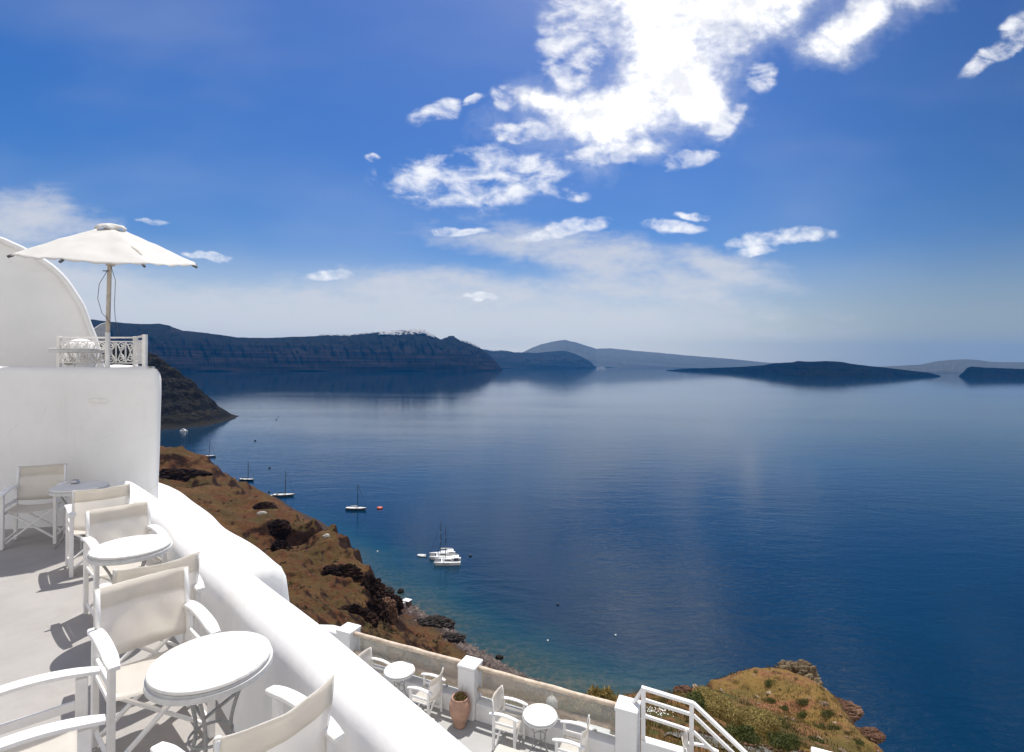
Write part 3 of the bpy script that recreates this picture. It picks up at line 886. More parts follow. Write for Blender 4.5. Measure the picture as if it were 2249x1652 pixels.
def build_urn():
    p = onz(1010, 1594, LOW)
    root = thing('terracotta_urn', 'tall terracotta urn planter standing in front of the middle pillar', 'planter', (p.x, p.y, LOW))
    prof = [(0.085, 0.0), (0.105, 0.01), (0.11, 0.04), (0.10, 0.07), (0.125, 0.12), (0.165, 0.21), (0.19, 0.31), (0.196, 0.39), (0.188, 0.46), (0.165, 0.53), (0.145, 0.565), (0.15, 0.58), (0.152, 0.59), (0.14, 0.595), (0.128, 0.585), (0.13, 0.54)]
    prof = [(r*1.05, z*0.93) for r, z in prof]
    mb = MB(); mb.lathe(prof, 40, capt=False); mb.build('urn_body', M_TERRA, root, smooth=True)
    mb = MB(); mb.lathe([(0.001, 0.52), (0.13, 0.515)], 24, capb=False, capt=False); mb.build('soil', M_SOIL, root)
    mb = MB(); rg = random.Random(3)
    for i in range(70):
        a = rg.uniform(0, 6.28); r = rg.uniform(0, 0.1); h = rg.uniform(0.03, 0.10) if i > 8 else rg.uniform(0.14, 0.22)
        x, y = r*math.cos(a), r*math.sin(a); dx, dy = rg.uniform(-0.06, 0.06), rg.uniform(-0.06, 0.06); w = rg.uniform(0.008, 0.02) if i > 8 else 0.003
        mb.add([(x-w, y, 0.515), (x+w, y, 0.515), (x+dx+w*0.6, y+dy, 0.515+h), (x+dx-w*0.6, y+dy, 0.515+h)], [(0, 1, 2, 3)])
    mb.build('dry_plant', M_DRYLEAF, root, fix=False)

def build_lounger(end, label, group):
    ax = -N2
    root = thing('sun_lounger', label, 'sun lounger', (end.x, end.y, LOW), math.atan2(ax.y, ax.x), group)
    for sy in (-1, 1):
        mb = MB(); mb.bar((0.02, sy*0.29, 0.30), (1.9, sy*0.29, 0.30), 0.045, 0.07); mb.build('side_rail', M_WOOD, root, bevel=0.006)
        for x in (0.12, 1.7):
            mb = MB(); mb.box((x, sy*0.29, 0.13), (0.05, 0.042, 0.262)); mb.build('leg', M_WOOD, root, bevel=0.005)
    for x in (0.03, 1.88):
        mb = MB(); mb.box((x, 0, 0.30), (0.045, 0.53, 0.06)); mb.build('end_rail', M_WOOD, root, bevel=0.006)
    mb = MB(); mb.box((0.95, 0, 0.375), (1.86, 0.57, 0.085)); mb.build('cushion', M_CANVAS, root, bevel=0.035, seg=4, smooth=True)
build_lounger(onz(929, 1566, -6.45), 'cream cushioned sun lounger by the urn, half hidden behind the parapet', 'sun loungers on the lower terrace')
build_lounger(onz(1130, 1640, -6.45), 'cream cushioned sun lounger at the bottom edge below the second lower table', 'sun loungers on the lower terrace')

def build_folded_parasol():
    p = at(1212, 1530, 11.9)
    zb = -10.4
    root = thing('folded_parasol', 'closed cream parasol standing below, seen through the glass panel', 'umbrella', (p.x, p.y, zb))
    h = p.z - zb
    mb = MB(); mb.lathe([(0.02, 0.0), (0.02, h+0.03)], 10); mb.build('pole', M_POLE, root, smooth=True)
    rows = []
    for (z, r) in ((h, 0.035), (h-0.10, 0.12), (h-0.16, 0.105), (h-0.35, 0.13), (h-0.7, 0.17), (h-1.1, 0.20), (h-1.3, 0.21)):
        rows.append([Vector((r*(1+0.22*math.cos(8*2*math.pi*k/64))*math.cos(2*math.pi*k/64), r*(1+0.22*math.cos(8*2*math.pi*k/64))*math.sin(2*math.pi*k/64), z)) for k in range(64)])
    mb = MB(); mb.grid(rows, close_u=True); mb.f.append(tuple(range(64))); mb.build('folded_canopy', M_UMB, root, smooth=True)
    mb = MB(); mb.lathe([(0.26, 0.0), (0.26, 0.06), (0.04, 0.1)], 16); mb.build('base', M_PLASTER, root)
build_folded_parasol()

def white_block(p0, dirv, length, depth, z0, z1, name, label, cat):
    n = Vector((dirv.y, -dirv.x, 0))
    c = p0 + dirv*length/2 + n*depth/2
    mb = MB()
    M = Matrix.Translation((c.x, c.y, 0)) @ Matrix.Rotation(math.atan2(dirv.y, dirv.x), 4, 'Z')
    mb.box((0, 0, (z0+z1)/2), (length, depth, z1-z0), M)
    o = mb.build(name, M_PLASTER, bevel=0.03, seg=3)
    return tag(o, label, cat)
c = at(1780, 1637, 8.65)
white_block(c, D2, 2.4, 0.9, -12.0, c.z, 'garden_wall', 'white wall corner poking up at the bottom edge under the rocky hilltop', 'wall')
c = at(1268, 1580, 11.6)
white_block(c, D2, 0.75, 0.45, -11.5, c.z, 'plaster_block', 'white plaster block just below the glass panel, under the small chair', 'wall')
# ------------------------------------------------------------------ plants, rock and ground materials
def mat_leaf(name, c1, c2, trans=0.25):
    m = bpy.data.materials.new(name); m.use_nodes = True
    T = NT(m.node_tree)
    oi = T.n('ShaderNodeTexCoord').outputs['Object']
    g = T.n('ShaderNodeNewGeometry')
    f = T.m('MULTIPLY_ADD', g.outputs['Random Per Island'], 0.6, T.m('MULTIPLY', T.noise(oi, 2.5, 3), 0.5), clamp=True)
    col = T.mix(f, c1, c2)
    p = T.n('ShaderNodeBsdfPrincipled', {'Base Color': col, 'Roughness': 0.7, 'Specular IOR Level': 0.2})
    tr = T.n('ShaderNodeBsdfTranslucent'); T.set(tr.inputs[0], col)
    mx = T.n('ShaderNodeMixShader', {0: trans}); T.set(mx.inputs[1], p.outputs[0]); T.set(mx.inputs[2], tr.outputs[0])
    out = T.n('ShaderNodeOutputMaterial'); T.t.links.new(mx.outputs[0], out.inputs[0])
    return m
M_DRYLEAF = mat_leaf('dry_leaf', (0.10, 0.08, 0.03), (0.20, 0.15, 0.06))
M_STRAW = mat_leaf('straw_grass', (0.17, 0.125, 0.035), (0.34, 0.25, 0.085))
M_BUSH = mat_leaf('feathery_leaf', (0.14, 0.125, 0.035), (0.44, 0.33, 0.12))
M_GREEN = mat_leaf('green_leaf', (0.035, 0.05, 0.014), (0.12, 0.13, 0.035))
M_PETAL = pbr('white_petals', (0.8, 0.8, 0.76), 0.8)

def mat_ground(name, earth, grass1, grass2, rock, scale=1.0, shore=None, rockslope=(0.62, 0.80)):
    m = bpy.data.materials.new(name); m.use_nodes = True
    T = NT(m.node_tree)
    g = T.n('ShaderNodeNewGeometry')
    pos = g.outputs['Position']
    sp = T.n('ShaderNodeSeparateXYZ'); T.set(sp.inputs[0], pos)
    nz = T.n('ShaderNodeSeparateXYZ'); T.set(nz.inputs[0], g.outputs['Normal'])
    n1 = T.noise(pos, 0.035*scale, 6, 0.6, 0.3)
    n2 = T.noise(pos, 0.11*scale, 6, 0.65, 0.4)
    n3 = T.noise(pos, 0.55*scale, 6, 0.68)
    n4 = T.noise(pos, 1.1*scale, 5, 0.72)
    gr = T.mix(T.ramp(n1, 0.40, 0.60), grass1, grass2)
    c = T.mix(T.ramp(T.m('ADD', n2, T.m('MULTIPLY', T.m('SUBTRACT', n3, 0.5), 0.5)), 0.44, 0.62), gr, earth)
    # tussocks: dark green-brown dots
    c = T.mix(T.m('MULTIPLY', T.ramp(n4, 0.50, 0.64), 0.55), c, tuple(v*0.38 for v in grass1))
    # pale stones
    vo = T.n('ShaderNodeTexVoronoi', {'Scale': 0.9*scale}); T.set(vo.inputs['Vector'], pos)
    c = T.mix(T.m('MULTIPLY', T.m('MULTIPLY', T.ramp(vo.outputs['Distance'], 0.16, 0.08), T.ramp(n2, 0.5, 0.62)), 0.7), c, (0.42, 0.33, 0.25))
    # rock where steep
    slope = T.m('ADD', nz.outputs[2], T.m('MULTIPLY', T.m('SUBTRACT', n3, 0.5), 0.25))
    rk = T.mix(T.ramp(n3, 0.35, 0.7), tuple(v*0.45 for v in rock), rock)
    c = T.mix(T.ramp(slope, rockslope[1], rockslope[0]), c, rk)
    if shore:
        h = T.m('ADD', sp.outputs[2], T.m('MULTIPLY', T.m('SUBTRACT', n3, 0.5), 5.0))
        c = T.mix(T.ramp(h, -96.6, -98.6), c, T.mix(T.ramp(n4, 0.35, 0.7), tuple(v*0.4 for v in shore), shore))
    p = T.n('ShaderNodeBsdfPrincipled', {'Base Color': c, 'Roughness': 0.95, 'Specular IOR Level': 0.15})
    b = T.n('ShaderNodeBump', {'Strength': 0.9, 'Distance': 0.5/scale})
    T.set(b.inputs['Height'], T.m('ADD', T.m('MULTIPLY', n3, 1.2), T.m('MULTIPLY', n4, 0.5)))
    T.set(p.inputs['Normal'], b.outputs[0])
    out = T.n('ShaderNodeOutputMaterial'); T.t.links.new(p.outputs[0], out.inputs[0])
    return m
M_HILL = mat_ground('hill_ground', (0.086, 0.033, 0.014), (0.064, 0.043, 0.015), (0.105, 0.056, 0.022), (0.034, 0.014, 0.008), 1.0, shore=(0.07, 0.048, 0.04), rockslope=(0.70, 0.86))
M_NEAR = mat_ground('near_ground', (0.21, 0.095, 0.045), (0.062, 0.062, 0.018), (0.205, 0.125, 0.038), (0.10, 0.055, 0.035), 3.0)
M_HEAD = mat_ground('headland_ground', (0.016, 0.012, 0.007), (0.008, 0.008, 0.005), (0.019, 0.015, 0.008), (0.0035, 0.003, 0.003), 0.30, shore=(0.02, 0.02, 0.018), rockslope=(0.74, 0.90))
M_ROCK = None
def mat_rock(name, a, b, scale):
    m = bpy.data.materials.new(name); m.use_nodes = True
    T = NT(m.node_tree)
    pos = T.n('ShaderNodeTexCoord').outputs['Object']
    n1 = T.noise(pos, 1.2*scale, 8, 0.68, 0.5); n2 = T.noise(pos, 6*scale, 6, 0.7)
    c = T.mix(T.ramp(n1, 0.38, 0.66), a, b)
    c = T.mix(T.m('MULTIPLY', T.ramp(n2, 0.52, 0.68), 0.7), c, tuple(v*0.35 for v in a))
    p = T.n('ShaderNodeBsdfPrincipled', {'Base Color': c, 'Roughness': 0.95, 'Specular IOR Level': 0.15})
    bp = T.n('ShaderNodeBump', {'Strength': 1.0, 'Distance': 0.25/scale}); T.set(bp.inputs['Height'], T.m('ADD', n1, T.m('MULTIPLY', n2, 0.4)))
    T.set(p.inputs['Normal'], bp.outputs[0])
    out = T.n('ShaderNodeOutputMaterial'); T.t.links.new(p.outputs[0], out.inputs[0])
    return m
M_ROCK = mat_rock('lichen_rock', (0.13, 0.09, 0.055), (0.27, 0.21, 0.13), 1.0)
M_DROCK = mat_rock('dark_lava_rock', (0.022, 0.018, 0.016), (0.055, 0.045, 0.04), 0.4)
M_RROCK = mat_rock('red_rock', (0.11, 0.055, 0.035), (0.22, 0.13, 0.085), 0.8)
M_WROCK = mat_rock('pale_rock', (0.42, 0.40, 0.36), (0.60, 0.58, 0.54), 0.6)
build_urn()

# ------------------------------------------------------------------ terrain by scattered control points
def rbf_height(P):
    P = np.array(P, float)
    XY, Z = P[:, :2], P[:, 2]
    n = len(P)
    d = np.sqrt(((XY[:, None] - XY[None])**2).sum(-1))
    A = np.zeros((n+3, n+3))
    A[:n, :n] = d
    A[:n, n] = 1; A[:n, n+1:] = XY; A[n, :n] = 1; A[n+1:, :n] = XY.T
    w = np.linalg.solve(A, np.concatenate([Z, np.zeros(3)]))
    def f(X, Y):
        out = w[n] + w[n+1]*X + w[n+2]*Y
        for i in range(n):
            out = out + w[i]*np.sqrt((X-XY[i, 0])**2 + (Y-XY[i, 1])**2)
        return out
    return f

def TP(x, y, Y):
    p = at(x, y, Y); return (p.x, p.y, p.z)
def CO(x, y):              # a point on the waterline
    p = onz(x, y, SEA); return (p.x, p.y, SEA)
def OFF(x, y, k, dz=-2.0): # sea bed beyond a waterline point
    p = onz(x, y, SEA); return (p.x*k, p.y*k, SEA + dz)

coast_px = [(860, 1300), (905, 1338), (950, 1368), (990, 1384), (1020, 1420), (1055, 1440), (1090, 1462), (1135, 1487), (1200, 1512), (1290, 1545), (1420, 1580), (1560, 1615)]
hill_pts = [TP(*p) for p in [
    # brow against the sea, far to near
    (345, 983, 350), (400, 984, 348), (438, 1000, 342), (446, 1032, 330), (470, 1050, 318), (520, 1072, 296), (560, 1088, 280), (600, 1103, 262), (612, 1125, 250), (648, 1134, 240),
    (690, 1146, 222), (735, 1150, 206), (765, 1182, 194), (790, 1215, 183), (812, 1255, 172), (826, 1295, 163), (835, 1340, 154), (838, 1372, 148),
    # dark step under the first spur, face under the red spur
    (360, 1055, 318), (430, 1068, 306), (400, 1030, 330), (380, 1085, 296),
    (545, 1130, 244), (600, 1150, 212), (570, 1180, 205), (622, 1212, 190), (600, 1235, 182), (640, 1205, 214), (650, 1240, 205), (560, 1150, 226),
    # open slope
    (420, 1110, 262), (470, 1120, 250), (520, 1150, 222), (680, 1200, 196), (740, 1230, 178), (700, 1260, 166), (640, 1280, 150), (760, 1290, 158), (700, 1320, 138), (640, 1330, 118),
    (770, 1340, 142), (740, 1375, 118), (690, 1380, 98), (640, 1380, 88), (800, 1360, 142), (820, 1390, 130),
    # lower apron right of the big spur
    (842, 1372, 190), (846, 1330, 208), (870, 1330, 210), (850, 1400, 160), (880, 1400, 172), (930, 1420, 162), (980, 1450, 150), (900, 1450, 130), (850, 1450, 108), (960, 1490, 112), (1020, 1480, 140), (1060, 1490, 142),
    (800, 1440, 74), (860, 1480, 74), (930, 1520, 72), (1010, 1545, 70), (770, 1420, 78), (730, 1410, 72),
    # under and beyond the lower terrace
    (1100, 1560, 62), (1190, 1562, 44), (1260, 1548, 30), (1330, 1546, 25), (1390, 1530, 25), (1450, 1525, 27),
    (1230, 1600, 15.5), (1300, 1600, 15), (1150, 1640, 13.5), (1380, 1590, 17), (1430, 1600, 14.5),
    # the hilltop on the right
    (1490, 1524, 31), (1525, 1505, 34), (1560, 1488, 37), (1620, 1480, 40), (1680, 1480, 42), (1715, 1512, 41), (1790, 1535, 39), (1830, 1552, 37), (1868, 1578, 34.5), (1880, 1598, 32.5), (1910, 1622, 30), (1945, 1654, 27.5), (2030, 1745, 22), (2150, 1850, 18),
    (1600, 1530, 33), (1660, 1530, 35), (1700, 1570, 32), (1760, 1590, 31), (1820, 1610, 29.5), (1600, 1575, 26), (1540, 1560, 24), (1650, 1620, 23), (1720, 1640, 23), (1800, 1650, 24),
    (1490, 1575, 20), (1560, 1620, 17), (1620, 1650, 17), (1700, 1700, 17), (1850, 1720, 19),
]]
hill_pts += [CO(x+9, y-6) for x, y in coast_px]
hill_pts += [OFF(x, y, 1.07) for x, y in coast_px]
for x, y in coast_px[:10]:
    for (dx, dy, zz) in ((-16, 14, -97.4), (-40, 34, -94.2)):
        p = onz(x+dx, y+dy, zz); hill_pts.append((p.x, p.y, zz))
hill_pts += [OFF(x, y, 1.35, -3) for x, y in coast_px]
# behind the brow of the far slope the ground drops to the water
for (x, y, Y, k) in [(345, 983, 350, 1.22), (438, 1000, 342, 1.10), (446, 1030, 330, 1.12), (520, 1070, 296, 1.10), (600, 1103, 262, 1.13), (648, 1134, 240, 1.14), (735, 1150, 206, 1.2), (790, 1215, 183, 1.17), (826, 1295, 163, 1.2), (838, 1340, 154, 1.22)]:
    a = at(x, y, Y*k); hill_pts.append((a.x, a.y, min(SEA-1.0, a.z-6) if k > 1.15 else a.z-8))
    a = at(x, y, Y*k*1.35); hill_pts.append((a.x, a.y, SEA-3))
# behind the hilltop on the right
for (x, y, Y) in [(1490, 1524, 31), (1560, 1488, 37), (1620, 1480, 40), (1680, 1480, 42), (1790, 1535, 39), (1868, 1578, 34.5), (1910, 1622, 30), (1945, 1654, 27.5), (2030, 1745, 22), (2150, 1850, 18)]:
    a = at(x, y, Y*1.18); hill_pts.append((a.x, a.y, a.z-4.5))
    a = at(x, y, Y*1.7); hill_pts.append((a.x, a.y, a.z-16))
    a = at(x, y, Y*2.6); hill_pts.append((a.x, a.y, max(a.z-24, SEA-1)))
    a = at(x, y, Y*3.6); hill_pts.append((a.x, a.y, SEA-3))
# hidden ground to the left and under the houses
hill_pts += [(-14, 9, -8.2), (-6, 12.5, -10.5), (-14, 18, -12), (-24, 26, -14), (-26, 45, -22), (-50, 60, -28), (-80, 110, -40), (-140, 180, -46), (-210, 260, -48), (-320, 340, -46), (-150, 60, -10), (0, 14, -10.5), (4, 12.5, -10), (8, 11, -10), (14, 12, -13.5)]
hill_f = rbf_height(hill_pts)

def hill_z(X, Y, detail=True):
    X = np.asarray(X, float); Y = np.asarray(Y, float)
    z = hill_f(X, Y)
    if detail:
        dist = np.hypot(X, Y)
        amp = np.clip((dist-45)/115, 0.0, 1.0)
        land = np.clip((z-SEA-0.3)/6, 0, 1)
        big = (fbm(X/26, Y/26, 5, 0.55, ridged=True)-0.25)*4.0 + (fbm(X/7.5+9, Y/7.5, 5, 0.6, ridged=True)-0.25)*1.3
        st = z + big*amp*0.6
        step = 7.0
        q = st/step; fr = q-np.floor(q)
        terr = (np.floor(q) + np.clip((fr-0.36)/0.28, 0, 1))*step - st
        msk = np.clip(fbm(X/60+3, Y/60, 3)*2.2+0.25, 0, 1)
        z = z + land*(amp*(big*1.25 + 0.62*terr*msk))
        z = z + land*(1-amp)*((fbm(X/3.2, Y/3.2, 5, 0.55, ridged=True)-0.25)*0.42 + fbm(X/0.7, Y/0.7, 4, 0.6)*0.07)*np.clip((dist-12)/10, 0, 1)
    return z

def terrain_mesh(name, mats, fz, th0, th1, y0, y1, nt, ny, zcut, pick=None, cut=None):
    th = np.linspace(th0, th1, nt)
    yy = np.exp(np.linspace(math.log(y0), math.log(y1), ny))
    X = th[None, :]*yy[:, None]; Y = np.repeat(yy[:, None], nt, 1)
    Z = fz(X, Y)
    V = np.stack([X, Y, Z], -1).reshape(-1, 3)
    i, j = np.meshgrid(np.arange(ny-1), np.arange(nt-1), indexing='ij')
    a = (i*nt + j).ravel()
    Q = np.stack([a, a+1, a+nt+1, a+nt], 1)
    zq = V[Q, 2].max(1)
    keep = zq > zcut
    if cut is not None:
        c = V[Q].mean(1); keep &= cut(c[:, 0], c[:, 1])
    Q = Q[keep]
    used = np.unique(Q); remap = -np.ones(len(V), int); remap[used] = np.arange(len(used))
    V = V[used]; Q = remap[Q]
    me = bpy.data.meshes.new(name)
    me.vertices.add(len(V)); me.vertices.foreach_set('co', V.ravel())
    me.loops.add(len(Q)*4); me.loops.foreach_set('vertex_index', Q.ravel())
    me.polygons.add(len(Q)); me.polygons.foreach_set('loop_start', np.arange(0, len(Q)*4, 4))
    me.polygons.foreach_set('use_smooth', [True]*len(Q))
    for mm in mats: me.materials.append(mm)
    if pick is not None:
        c = V[Q].mean(1); me.polygons.foreach_set('material_index', pick(c).astype(np.int32))
    me.update(calc_edges=True)
    o = bpy.data.objects.new(name, me); COL.objects.link(o)
    return tag(o, kind='structure')

terrain_mesh('hillside', [M_HILL], hill_z, -1.35, 0.75, 46.0, 520.0, 620, 520, SEA-0.6)
terrain_mesh('near_hillside', [M_NEAR], hill_z, -1.6, 1.25, 9.0, 46.0, 420, 300, SEA-0.6, cut=lambda x, y: ~((x*0.403 + y*0.915 < 9.2) & (x < 4.6)))

# dark headland beyond the bay
head_pts = [TP(*p) for p in [(300, 766, 900), (325, 776, 895), (345, 789, 890), (372, 808, 885), (400, 829, 880), (420, 842, 878), (432, 855, 876), (441, 873, 872), (458, 884, 880), (480, 898, 892), (500, 910, 905),
    (345, 850, 846), (400, 862, 850), (430, 880, 850), (350, 880, 800), (400, 890, 815), (380, 900, 798), (430, 905, 815), (345, 915, 772), (400, 922, 782), (455, 900, 850), (470, 915, 845)]]
hw = [(250, 958), (300, 950), (345, 945), (400, 941), (440, 937), (470, 931), (492, 925), (515, 917)]
head_pts += [CO(*p) for p in hw] + [OFF(x, y, 0.96) for x, y in hw] + [OFF(x, y, 0.85, -5) for x, y in hw]
for (x, y, Y) in [(300, 766, 900), (345, 789, 890), (400, 829, 880), (432, 855, 876), (458, 884, 880), (500, 910, 905)]:
    a = at(x, y, Y*1.10); head_pts.append((a.x, a.y, a.z - 22))
    a = at(x, y, Y*1.3); head_pts.append((a.x, a.y, max(a.z-70, SEA-4)))
p = onz(515, 917, SEA); head_pts += [(p.x+16, p.y+8, SEA-3), (p.x+8, p.y+40, SEA-4), (p.x+60, p.y, SEA-8)]
head_pts += [(-700, 760, -50), (-760, 900, 40), (-620, 640, -95), (-700, 620, -95)]
head_f = rbf_height(head_pts)
def head_z(X, Y):
    z = head_f(X, Y)
    land = np.clip((z-SEA)/12, 0, 1)
    r = (fbm(X/60, Y/60, 6, 0.6, ridged=True)-0.3)*15 + (fbm(X/18+4, Y/18, 5, 0.62, ridged=True)-0.3)*8.5
    r = r*np.clip((z-SEA)/35, 0.25, 1)
    st = z + r; step = 17.0; q = st/step; fr = q-np.floor(q)
    terr = (np.floor(q) + np.clip((fr-0.35)/0.3, 0, 1))*step - st
    return z + land*(r + 0.22*terr)
terrain_mesh('headland', [M_HEAD], head_z, -0.98, -0.46, 640.0, 1150.0, 330, 300, SEA-0.8)

# ------------------------------------------------------------------ the sea
def build_sea():
    nt, ny = 260, 260
    th = np.tan(np.linspace(R(-58), R(58), nt))
    yy = np.exp(np.linspace(math.log(15.0), math.log(90000.0), ny))
    X = th[None, :]*yy[:, None]; Y = np.repeat(yy[:, None], nt, 1)
    V = np.stack([X, Y, np.full_like(X, SEA)], -1).reshape(-1, 3)
    i, j = np.meshgrid(np.arange(ny-1), np.arange(nt-1), indexing='ij')
    a = (i*nt + j).ravel(); Q = np.stack([a, a+1, a+nt+1, a+nt], 1)
    me = bpy.data.meshes.new('sea')
    me.vertices.add(len(V)); me.vertices.foreach_set('co', V.ravel())
    me.loops.add(len(Q)*4); me.loops.foreach_set('vertex_index', Q.ravel())
    me.polygons.add(len(Q)); me.polygons.foreach_set('loop_start', np.arange(0, len(Q)*4, 4))
    # water depth from the distance to the shore
    pts = np.array([onz(x, y, SEA)[:2] for x, y in [(600, 1150), (760, 1230)] + coast_px])
    seg = []
    for k in range(len(pts)-1):
        for t in np.linspace(0, 1, 12): seg.append(pts[k]*(1-t)+pts[k+1]*t)
    seg = np.array(seg)
    d = np.full(len(V), 1e9)
    for s in seg:
        d = np.minimum(d, np.hypot(V[:, 0]-s[0], V[:, 1]-s[1]))
    me.update(calc_edges=True)
    at_ = me.attributes.new('shore_distance', 'FLOAT', 'POINT'); at_.data.foreach_set('value', np.minimum(d, 400).astype(np.float32))
    m = bpy.data.materials.new('sea_water'); m.use_nodes = True
    T = NT(m.node_tree)
    pos = T.n('ShaderNodeNewGeometry').outputs['Position']
    sd = T.n('ShaderNodeAttribute', attribute_name='shore_distance').outputs['Fac']
    sd = T.m('ADD', sd, T.m('MULTIPLY', T.m('SUBTRACT', T.noise(pos, 0.03, 4, 0.6), 0.5), 34.0))
    deep = T.mix(T.ramp(T.noise(pos, 0.004, 4, 0.55), 0.35, 0.65), SEA_DEEP, SEA_DEEP2)
    c = T.mix(T.ramp(sd, 46.0, 6.0), deep, (0.001, 0.036, 0.055))
    bed = T.mix(T.ramp(T.noise(pos, 0.35, 5, 0.7), 0.4, 0.65), (0.02, 0.045, 0.042), (0.065, 0.07, 0.055))
    c = T.mix(T.ramp(sd, 24.0, -4.0), c, bed)
    p = T.n('ShaderNodeBsdfPrincipled', {'Base Color': c, 'Roughness': 0.06, 'IOR': 1.333, 'Specular IOR Level': 0.5, 'Specular Tint': (0.92, 0.97, 1.0, 1.0)})
    mp = T.mapping(pos, rot=(0, 0, R(-24)), scale=(0.42, 1.0, 1.0))
    w1 = T.noise(mp, 0.42, 4, 0.62, 0.5)
    w2 = T.noise(T.mapping(pos, rot=(0, 0, R(-38)), scale=(0.35, 1.0, 1.0)), 0.085, 4, 0.55, 0.4)
    w3 = T.noise(mp, 1.5, 3, 0.6)
    patch = T.ramp(T.noise(T.mapping(pos, rot=(0, 0, R(-15)), scale=(0.3, 1.0, 1.0)), 0.0035, 4, 0.6, 0.6), 0.38, 0.66)
    h = T.m('ADD', T.m('MULTIPLY', w1, 0.75), T.m('ADD', T.m('MULTIPLY', w2, 1.9), T.m('MULTIPLY', w3, 0.16)))
    b = T.n('ShaderNodeBump', {'Distance': 1.0}); T.set(b.inputs['Height'], h)
    far = T.m('DIVIDE', T.vm('LENGTH', pos), 430.0)
    calm = T.m('DIVIDE', 1.0, T.m('ADD', 1.0, T.m('POWER', far, 1.35)))
    T.set(b.inputs['Strength'], T.m('MULTIPLY', T.m('MULTIPLY_ADD', patch, 0.34, SEA_BUMP-0.08), T.m('MAXIMUM', calm, 0.06)))
    T.set(p.inputs['Normal'], b.outputs[0])
    out = T.n('ShaderNodeOutputMaterial'); T.t.links.new(p.outputs[0], out.inputs[0])
    me.materials.append(m)
    o = bpy.data.objects.new('sea', me); COL.objects.link(o); tag(o, kind='structure')
SEA_DEEP, SEA_DEEP2, SEA_BUMP = (0.0001, 0.0165, 0.043), (0.0001, 0.022, 0.054), 0.31
build_sea()

# ------------------------------------------------------------------ far caldera cliffs and islands
def mat_far(name, low, high, strata, scale, blot=0.6):
    m = bpy.data.materials.new(name); m.use_nodes = True
    T = NT(m.node_tree)
    pos = T.n('ShaderNodeNewGeometry').outputs['Position']
    sp = T.n('ShaderNodeSeparateXYZ'); T.set(sp.inputs[0], pos)
    n1 = T.noise(pos, 0.004*scale, 6, 0.62, 0.4); n2 = T.noise(pos, 0.02*scale, 6, 0.66)
    hz = T.m('ADD', T.m('MULTIPLY', sp.outputs[2], 0.045), T.m('MULTIPLY', n1, 5.0))
    band = T.noise(T.mapping(pos, scale=(0.0006, 0.0006, 0.05)), 1.0*scale, 6, 0.7)
    c = T.mix(T.ramp(band, 0.4, 0.62), low, strata)
    c = T.mix(T.ramp(T.m('ADD', sp.outputs[2], T.m('MULTIPLY', n1, 160.0)), 130, 330), c, high)
    c = T.mix(T.m('MULTIPLY', T.ramp(n2, 0.5, 0.68), blot), c, tuple(v*0.4 for v in low))
    c = T.mix(T.m('MULTIPLY', T.ramp(n1, 0.56, 0.7), 0.5*blot/0.6), c, tuple(v*1.6 for v in strata))
    p = T.n('ShaderNodeBsdfPrincipled', {'Base Color': c, 'Roughness': 1.0, 'Specular IOR Level': 0.0})
    out = T.n('ShaderNodeOutputMaterial'); T.t.links.new(p.outputs[0], out.inputs[0])
    return m
M_FAR = mat_far('caldera_rock', (0.005, 0.005, 0.007), (0.018, 0.017, 0.014), (0.028, 0.018, 0.014), 1.0)
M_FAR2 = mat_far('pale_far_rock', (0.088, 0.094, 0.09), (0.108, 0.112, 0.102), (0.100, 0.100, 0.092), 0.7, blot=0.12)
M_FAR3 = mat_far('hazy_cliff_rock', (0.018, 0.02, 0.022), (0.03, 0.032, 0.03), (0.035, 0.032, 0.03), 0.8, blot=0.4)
M_LAVA = mat_far('black_lava', (0.005, 0.005, 0.005), (0.009, 0.009, 0.007), (0.011, 0.009, 0.008), 2.0)

def ridge(name, sil, base, back, mat, gully, seed, pw=0.75, step=1.5, nrow=40):
    sil = sorted(sil); base = sorted(base)
    xs = np.arange(sil[0][0], sil[-1][0]+0.01, step)
    ys = np.interp(xs, *zip(*sil)); yb = np.interp(xs, *zip(*base))
    ys = ys + fbm(xs/14.0, xs*0+seed, 5, 0.6)*0.8*np.clip((yb-ys)/20, 0, 1)
    ys = np.minimum(ys, yb-0.4)
    rows = []
    crest = []
    ab = np.array([ray(x, y) for x, y in zip(xs, ys)]); bb = np.array([ray(x, y) for x, y in zip(xs, yb)])
    Yb = SEA/bb[:, 1]
    Yc = Yb + back*np.clip((yb-ys)/40, 0.08, 1)
    for i in range(nrow+1):
        t = i/nrow
        g = fbm(xs/11.0+t*1.3, xs*0+seed*3.1+t*2.6, 4, 0.5)*gully*math.sin(math.pi*min(1, t*1.02))*(1-0.3*t)
        Y = Yb + (Yc-Yb)*t + g*np.clip((yb-ys)/25, 0, 1)
        zc = ab[:, 1]*Yc
        tt = t**pw
        tz = tt + 0.03*np.sin(tt*19+xs*0.03)*(1-tt)
        Z = SEA - 1.5 + (zc-SEA+1.5)*tz
        A = bb[:, 0] + (ab[:, 0]-bb[:, 0])*t
        rows.append([(A[k]*Y[k], Y[k], Z[k]) for k in range(len(xs))])
    for t in (0.4, 1.0):
        rows.append([(ab[k, 0]*(Yc[k]*(1+0.12*t)), Yc[k]*(1+0.12*t), (ab[k, 1]*Yc[k])*(1-t) + (SEA-2)*t - 8*t) for k in range(len(xs))])
    mb = MB(); mb.grid(rows)
    o = mb.build(name, mat, smooth=True, fix=False)
    tag(o, kind='structure')
    return xs, ab, Yc

